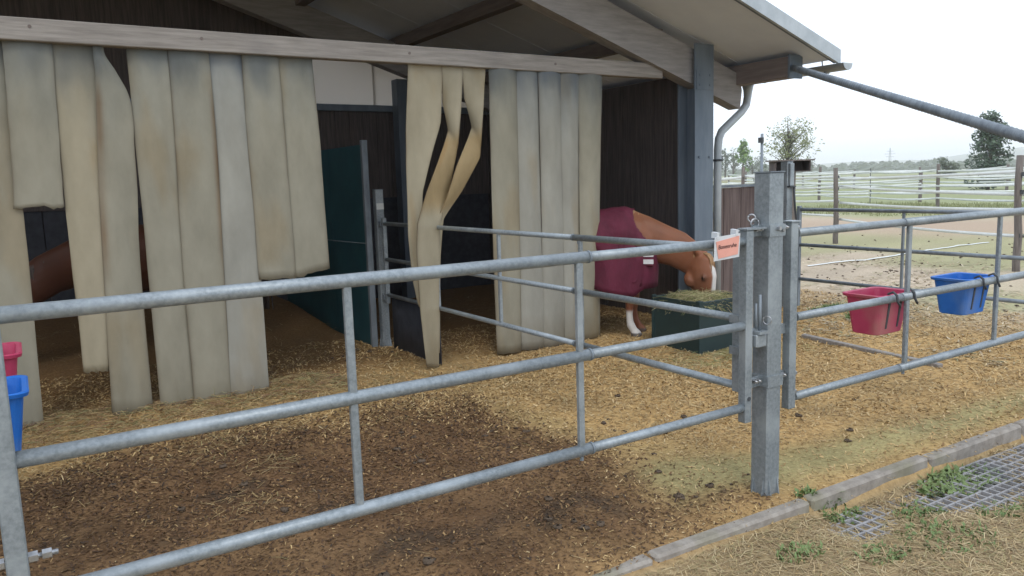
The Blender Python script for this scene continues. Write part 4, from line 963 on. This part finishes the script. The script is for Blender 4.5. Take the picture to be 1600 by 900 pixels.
# fence tape lying on the sand
a = onZ(1262, 415, .02); b = onZ(1548, 378, .02); vs = []
for k in range(31):
    u_ = k/30; p = a.lerp(b, u_); s = .12*math.sin(u_*6); dn = Vector((.5, -.85, 0)); p = p+dn*s; z = float(GH(p.x, p.y))+.014
    vs += [(p.x-.03, p.y-.03, z), (p.x+.03, p.y+.03, z+.004)]
gtp = MB().add(vs, [(2*i, 2*i+2, 2*i+3, 2*i+1) for i in range(30)], True).build('fence_tape', 'tape'); tag(gtp, 'slack white fence tape lying across the sand', 'fence tape')
# timber edging laid flush in the pen floor
a = onZ(1255, 526); b = onZ(1470, 574); d_ = (b-a); T = Matrix.Translation(((a+b)/2).to_tuple()) @ Matrix.Rotation(math.atan2(d_.y, d_.x), 4, 'Z')
ed = MB().box((-d_.length/2, -.03, -.12), (d_.length/2, .03, .028), T, .006).build('edging_board', 'beam'); tag(ed, 'half buried pale edging board across the pen floor', 'edging board')
# wooden box shelf on posts and a thin steel pole beyond the board fence
hb_ = onZ(1238, 330, .0); cx, cy = 12.1, 9.6
p0 = onY(1238, 260, 9.6); cx, cy = p0.x, 9.6
bxs = thing('nest_shelter', (cx, cy, 0), 'dark wooden box shelter on a post beyond the gate post', 'shelter')
u_ = Vector((CR.x, CR.y, 0)).normalized(); T = Matrix.Translation((cx, cy, 0)) @ Matrix.Rotation(math.atan2(u_.y, u_.x), 4, 'Z')
MB().box((-.44, -.22, 1.80), (.34, .22, 1.825), T).build('roof', 'wood_post', bxs)
MB().box((-.36, .16, 1.60), (.26, .18, 1.80), T).box((-.36, -.18, 1.60), (.26, .16, 1.62), T).box((-.38, -.18, 1.605), (-.36, .18, 1.80), T).box((.26, -.18, 1.605), (.28, .18, 1.80), T).box((-.06, -.19, 1.625), (-.04, .16, 1.80), T).build('box', 'plank', bxs)
MB().box((-.05, -.05, -.2), (.05, .05, 1.598), T).build('post', 'wood_post', bxs)
p1 = onY(1190, 270, 8.2)
pp = thing('fence_pole', (p1.x, 8.2, 0), 'thin grey steel pole with a small fitting near its top', 'pole')
tb('tube', [(p1.x, 8.2, -.2), (p1.x, 8.2, onY(1190, 209, 8.2).z)], .022, 'galv_dull', pp, 10)
bx('fitting', (p1.x-.05, 8.165, onY(1190, 219, 8.2).z-.04), (p1.x+.0, 8.235, onY(1190, 219, 8.2).z+.04), 'dark', pp)

# ================================================================== TREES, WEEDS
def leaf_cloud(mb, centres, n, size, r, squash=.8):
    for k in range(n):
        c, R = r.choice(centres)
        d = Vector((r.gauss(0, 1), r.gauss(0, 1), r.gauss(0, 1)*squash)).normalized()*R*(r.random()**.45)
        p = Vector(c)+d; s = size*r.uniform(.6, 1.4); u = Vector((r.gauss(0, 1), r.gauss(0, 1), r.gauss(0, 1))).normalized(); v = u.orthogonal().normalized()
        mb.add([p-u*s*.5, p+v*s*.28, p+u*s*.5, p-v*s*.28], [(0, 1, 2, 3)])
def tree(name, label, x, y, h, w, leaf, n, size, seed, trunk=.25, z0=.25, clumps=26, shape='round', cat='tree', group=None):
    r = random.Random(seed); z = float(GH(x, y)); t = thing(name, (x, y, z), label, cat, group)
    tm_ = MB(); top_ = Vector((x, y, z+h*.9)); tr = h*.022
    tm_.tube([(x, y, z-.2), (x+r.uniform(-.02, .02)*h, y, z+h*.3), (x+r.uniform(-.03, .03)*h, y, z+h*.6), top_], [tr*1.3, tr, tr*.6, tr*.12], 8)
    cs = []
    for k in range(clumps):
        if shape == 'cone':
            f = r.random()**.8; zz = z+h*(z0+(1-z0)*f); R = w*.5*(1-f)**.6*r.uniform(.3, 1); an = r.uniform(0, 6.28)
            c = Vector((x+R*math.cos(an), y+R*math.sin(an), zz)); cr = w*.16*r.uniform(.7, 1.3)
        else:
            d = Vector((r.gauss(0, 1), r.gauss(0, 1), r.gauss(0, 1))).normalized()*(r.random()**.5)
            c = Vector((x+d.x*w*.42, y+d.y*w*.42, z+h*(z0+(1-z0)*.5)+d.z*h*(1-z0)*.44)); cr = w*.13*r.uniform(.6, 1.4)
        cs.append((c, cr))
        b0 = Vector((x, y, max(z+h*.12, c.z-(.22*h if shape != 'cone' else .05*h)))); mid = b0.lerp(c, .5)+Vector((0, 0, h*.02))
        tm_.tube([b0, mid, c], [tr*.42, tr*.26, tr*.06], 5)
    tm_.build('trunk', 'bark', t)
    lm = MB(); leaf_cloud(lm, cs, n, size, r); lm.build('crown', leaf, t)
    return t
def at(px, D):
    r_ = ray(px, 262); k = D/math.hypot(r_.x, r_.y); return r_.x*k, r_.y*k
x, y = at(1230, 80); tree('tree', 'sparse spring tree standing alone behind the box shelter', x, y, 6.9, 6.2, 'leaf_spring', 2300, .24, 1, z0=.27, clumps=44)
x, y = at(1545, 62); tree('evergreen_tree', 'dense dark evergreen tree in the field', x, y, 4.9, 3.6, 'leaf_dark', 3600, .26, 2, z0=.06, clumps=60, shape='cone')
x, y = at(1161, 130); tree('tree', 'slim light green tree left of the sparse spring tree', x, y, 6.6, 3.4, 'leaf_light', 1500, .35, 3, z0=.15, shape='cone', clumps=30)
x, y = at(1481, 120); tree('bush', 'low round bush in the field before the hills', x, y, 2.9, 3.6, 'leaf_far', 1200, .3, 4, z0=.05, clumps=20, cat='bush')
for k, (px, D, h, wd) in enumerate(((1133, 210, 8.5, 6), (1146, 230, 9.5, 7), (1176, 220, 7, 7), (1190, 260, 7.5, 8), (1125, 190, 7.5, 4), (1268, 330, 6.5, 6))):
    x, y = at(px, D); tree('tree', 'hazy thin leaved tree in the far tree row', x, y, h, wd, 'leaf_far', 420, .55, 20+k, z0=.15, clumps=18, group='trees of the far row')
def blades(name, label, x, y, R, n, h, seed, leafy=.3, group=None, lean=.5, flat=.75):
    r = random.Random(seed); mb = MB(); 
    for k in range(n):
        a = r.uniform(0, 6.28); q = R*math.sqrt(r.random()); px, py = x+q*math.cos(a)*1.3, y+q*math.sin(a)*flat; z = float(GH(px, py))-.005
        b = r.uniform(0, 6.28); l = h*r.uniform(.4, 1.2); d = Vector((math.cos(b), math.sin(b), 0)); s = Vector((-d.y, d.x, 0)); wd = r.uniform(.003, .006)
        if r.random() < leafy: wd *= 3.2; l *= .7
        p = Vector((px, py, z)); e = r.uniform(.2, 1.0)*lean
        c = [p, p+d*l*.3*e+Vector((0, 0, l*.5)), p+d*l*.9*e+Vector((0, 0, l*.75))]
        mb.add([c[0]-s*wd*.5, c[0]+s*wd*.5, c[1]-s*wd, c[1]+s*wd, c[2]], [(0, 1, 3, 2), (2, 3, 4)])
    o = mb.build(name, 'weed'); return tag(o, label, 'weeds', group)
g = onZ(1500, 752, -.09); blades('weed_clump', 'large leafy green weed clump on the grid pavers beside the kerb', g.x, g.y, .26, 800, .075, 1, .6, lean=1.3, flat=.5)
g = onZ(1315, 805, -.09); blades('weed_clump', 'small weed tuft in dry hay nearest the gate post', g.x, g.y, .10, 160, .055, 2, .4, lean=1.2)
for k, (px, py, R, n) in enumerate(((1440, 800, .13, 260), (1570, 800, .16, 160), (1500, 860, .16, 160), (1260, 800, .05, 70), (1440, 840, .12, 110), (1380, 880, .11, 130), (1250, 880, .10, 130))):
    g = onZ(px, py, -.09); blades('grass_tuft', 'sparse grass tuft growing through the hay on the path', g.x, g.y, R, n, .045, 10+k, .25, 'grass tufts on the path', 1)
for k, (px, py, R, n) in enumerate(((1305, 487, .16, 700), (1275, 492, .08, 260), (1340, 497, .14, 260))):
    g = onZ(px, py); blades('grass_tuft', 'bright green grass tuft on the sand behind the gate', g.x, g.y, R, n, .09, 30+k, .2, 'grass tufts behind the gate', 1)
# short worn grass of the paddock
def pgrass():
    r = np.random.default_rng(3); n = 16000
    x = r.uniform(9, 34, n); y = r.uniform(3, 22, n); az = np.degrees(np.arctan2(x, y)); c = gcolour(x, y); gr = c[:, 1] > c[:, 0]*1.0
    keep = gr & (az > 44)&(az < 70); x = x[keep]; y = y[keep]
    mb = MB(); q = random.Random(4)
    for a, b in zip(x, y):
        z = float(GH(a, b)); D = math.hypot(a, b)/14
        for k in range(2):
            t = q.uniform(0, 6.28); h = q.uniform(.025, .07)*D; wd = .008*D; px = a+q.uniform(-.08, .08); py = b+q.uniform(-.08, .08)
            mb.add([(px-wd*math.cos(t), py-wd*math.sin(t), z), (px+wd*math.cos(t), py+wd*math.sin(t), z), (px+q.uniform(-.05, .05), py+q.uniform(-.05, .05), z+h)], [(0, 1, 2)])
    return tag(mb.build('grass', 'paddock'), 'short worn grass patches in the paddock', 'grass', kind='stuff')
pgrass()
# far woods, hills, pylon
def wood():
    r = random.Random(12); mb = MB()
    for k in range(420):
        px = r.uniform(1080, 1750); D = r.uniform(520, 900); x, y = at(px, D); h = r.uniform(2.5, 6.5)*(1+.8*float(fbm(px*.02, 3, 7))); w2 = r.uniform(7, 16); z = float(GH(x, y))
        vs = []; n1, n2 = 5, 8
        for i in range(n1+1):
            th = math.pi/2*i/n1
            for j in range(n2):
                an = 2*math.pi*j/n2; f = r.uniform(.75, 1.2); vs.append((x+w2*.5*math.cos(th)*math.cos(an)*f, y+w2*.5*math.cos(th)*math.sin(an)*f, z-.3+h*math.sin(th)*f))
        mb.add(vs, [(i*n2+j, i*n2+(j+1) % n2, (i+1)*n2+(j+1) % n2, (i+1)*n2+j) for i in range(n1) for j in range(n2)])
    return tag(mb.build('far_wood', 'leaf_far'), 'dark band of woodland along the horizon', 'woodland', kind='stuff')
wood()
def hills():
    mb = MB(); rows = []
    N = 90
    for (D, f) in ((1500, 0), (1900, .4), (2400, .85), (2900, 1.0), (3600, .8), (4300, 0)):
        for k in range(N+1):
            az = math.radians(20+65*k/N); x, y = D*math.sin(az), D*math.cos(az)
            hh = 30+20*float(fbm(k*.09, 1.5, 33, 4))+34*float(sstep(60, 68, math.degrees(az)))
            rows.append((x, y, -6+f*max(hh, 6)))
    mb.add(rows, [(i*(N+1)+j, i*(N+1)+j+1, (i+1)*(N+1)+j+1, (i+1)*(N+1)+j) for i in range(5) for j in range(N)], True)
    return tag(mb.build('hills', 'hill'), kind='structure')
hills()
x, y = at(1390, 1150); py_ = thing('power_pylon', (x, y, 0), 'slender lattice power pylon on the hazy horizon', 'pylon')
for (sx, sy) in ((-1, -1), (1, -1), (1, 1), (-1, 1)): tb('leg', [(x+sx*2.6, y+sy*2.6, -3), (x+sx*.9, y+sy*.9, 17), (x+sx*.2, y+sy*.2, 29)], .22, 'galv_dull', py_, 5)
for zz, l in ((17.5, 5.5), (21, 7.0), (24.5, 4.5)): tb('cross_arm', [(x-CR.x*l, y-CR.y*l, zz), (x+CR.x*l, y+CR.y*l, zz)], .25, 'galv_dull', py_, 5)
lat = MB()
for k in range(6):
    f0, f1 = k/6, (k+1)/6
    for s in (-1, 1):
        w0, w1 = 2.6-1.9*f0, 2.6-1.9*f1; lat.tube([(x-s*w0*CR.x, y-s*w0*CR.y, 17*f0), (x+s*w1*CR.x, y+s*w1*CR.y, 17*f1)], .12, 4)
lat.build('lattice', 'galv_dull', py_)

# ================================================================== HAZE
hz_ = MB().box((-60, -60, -40), (5200, 5200, 92)).build('haze', None)
hm = bpy.data.materials.new('haze air'); hm.use_nodes = True; hn = hm.node_tree.nodes; hn.clear()
ho = hn.new('ShaderNodeOutputMaterial'); hv = hn.new('ShaderNodeVolumePrincipled'); hv.inputs['Color'].default_value = (.985, .99, 1, 1); hv.inputs['Density'].default_value = .0006
hm.node_tree.links.new(hv.outputs[0], ho.inputs['Volume']); hz_.data.materials.append(hm)
tag(hz_, 'pale haze hanging over the far fields', 'haze', kind='stuff')
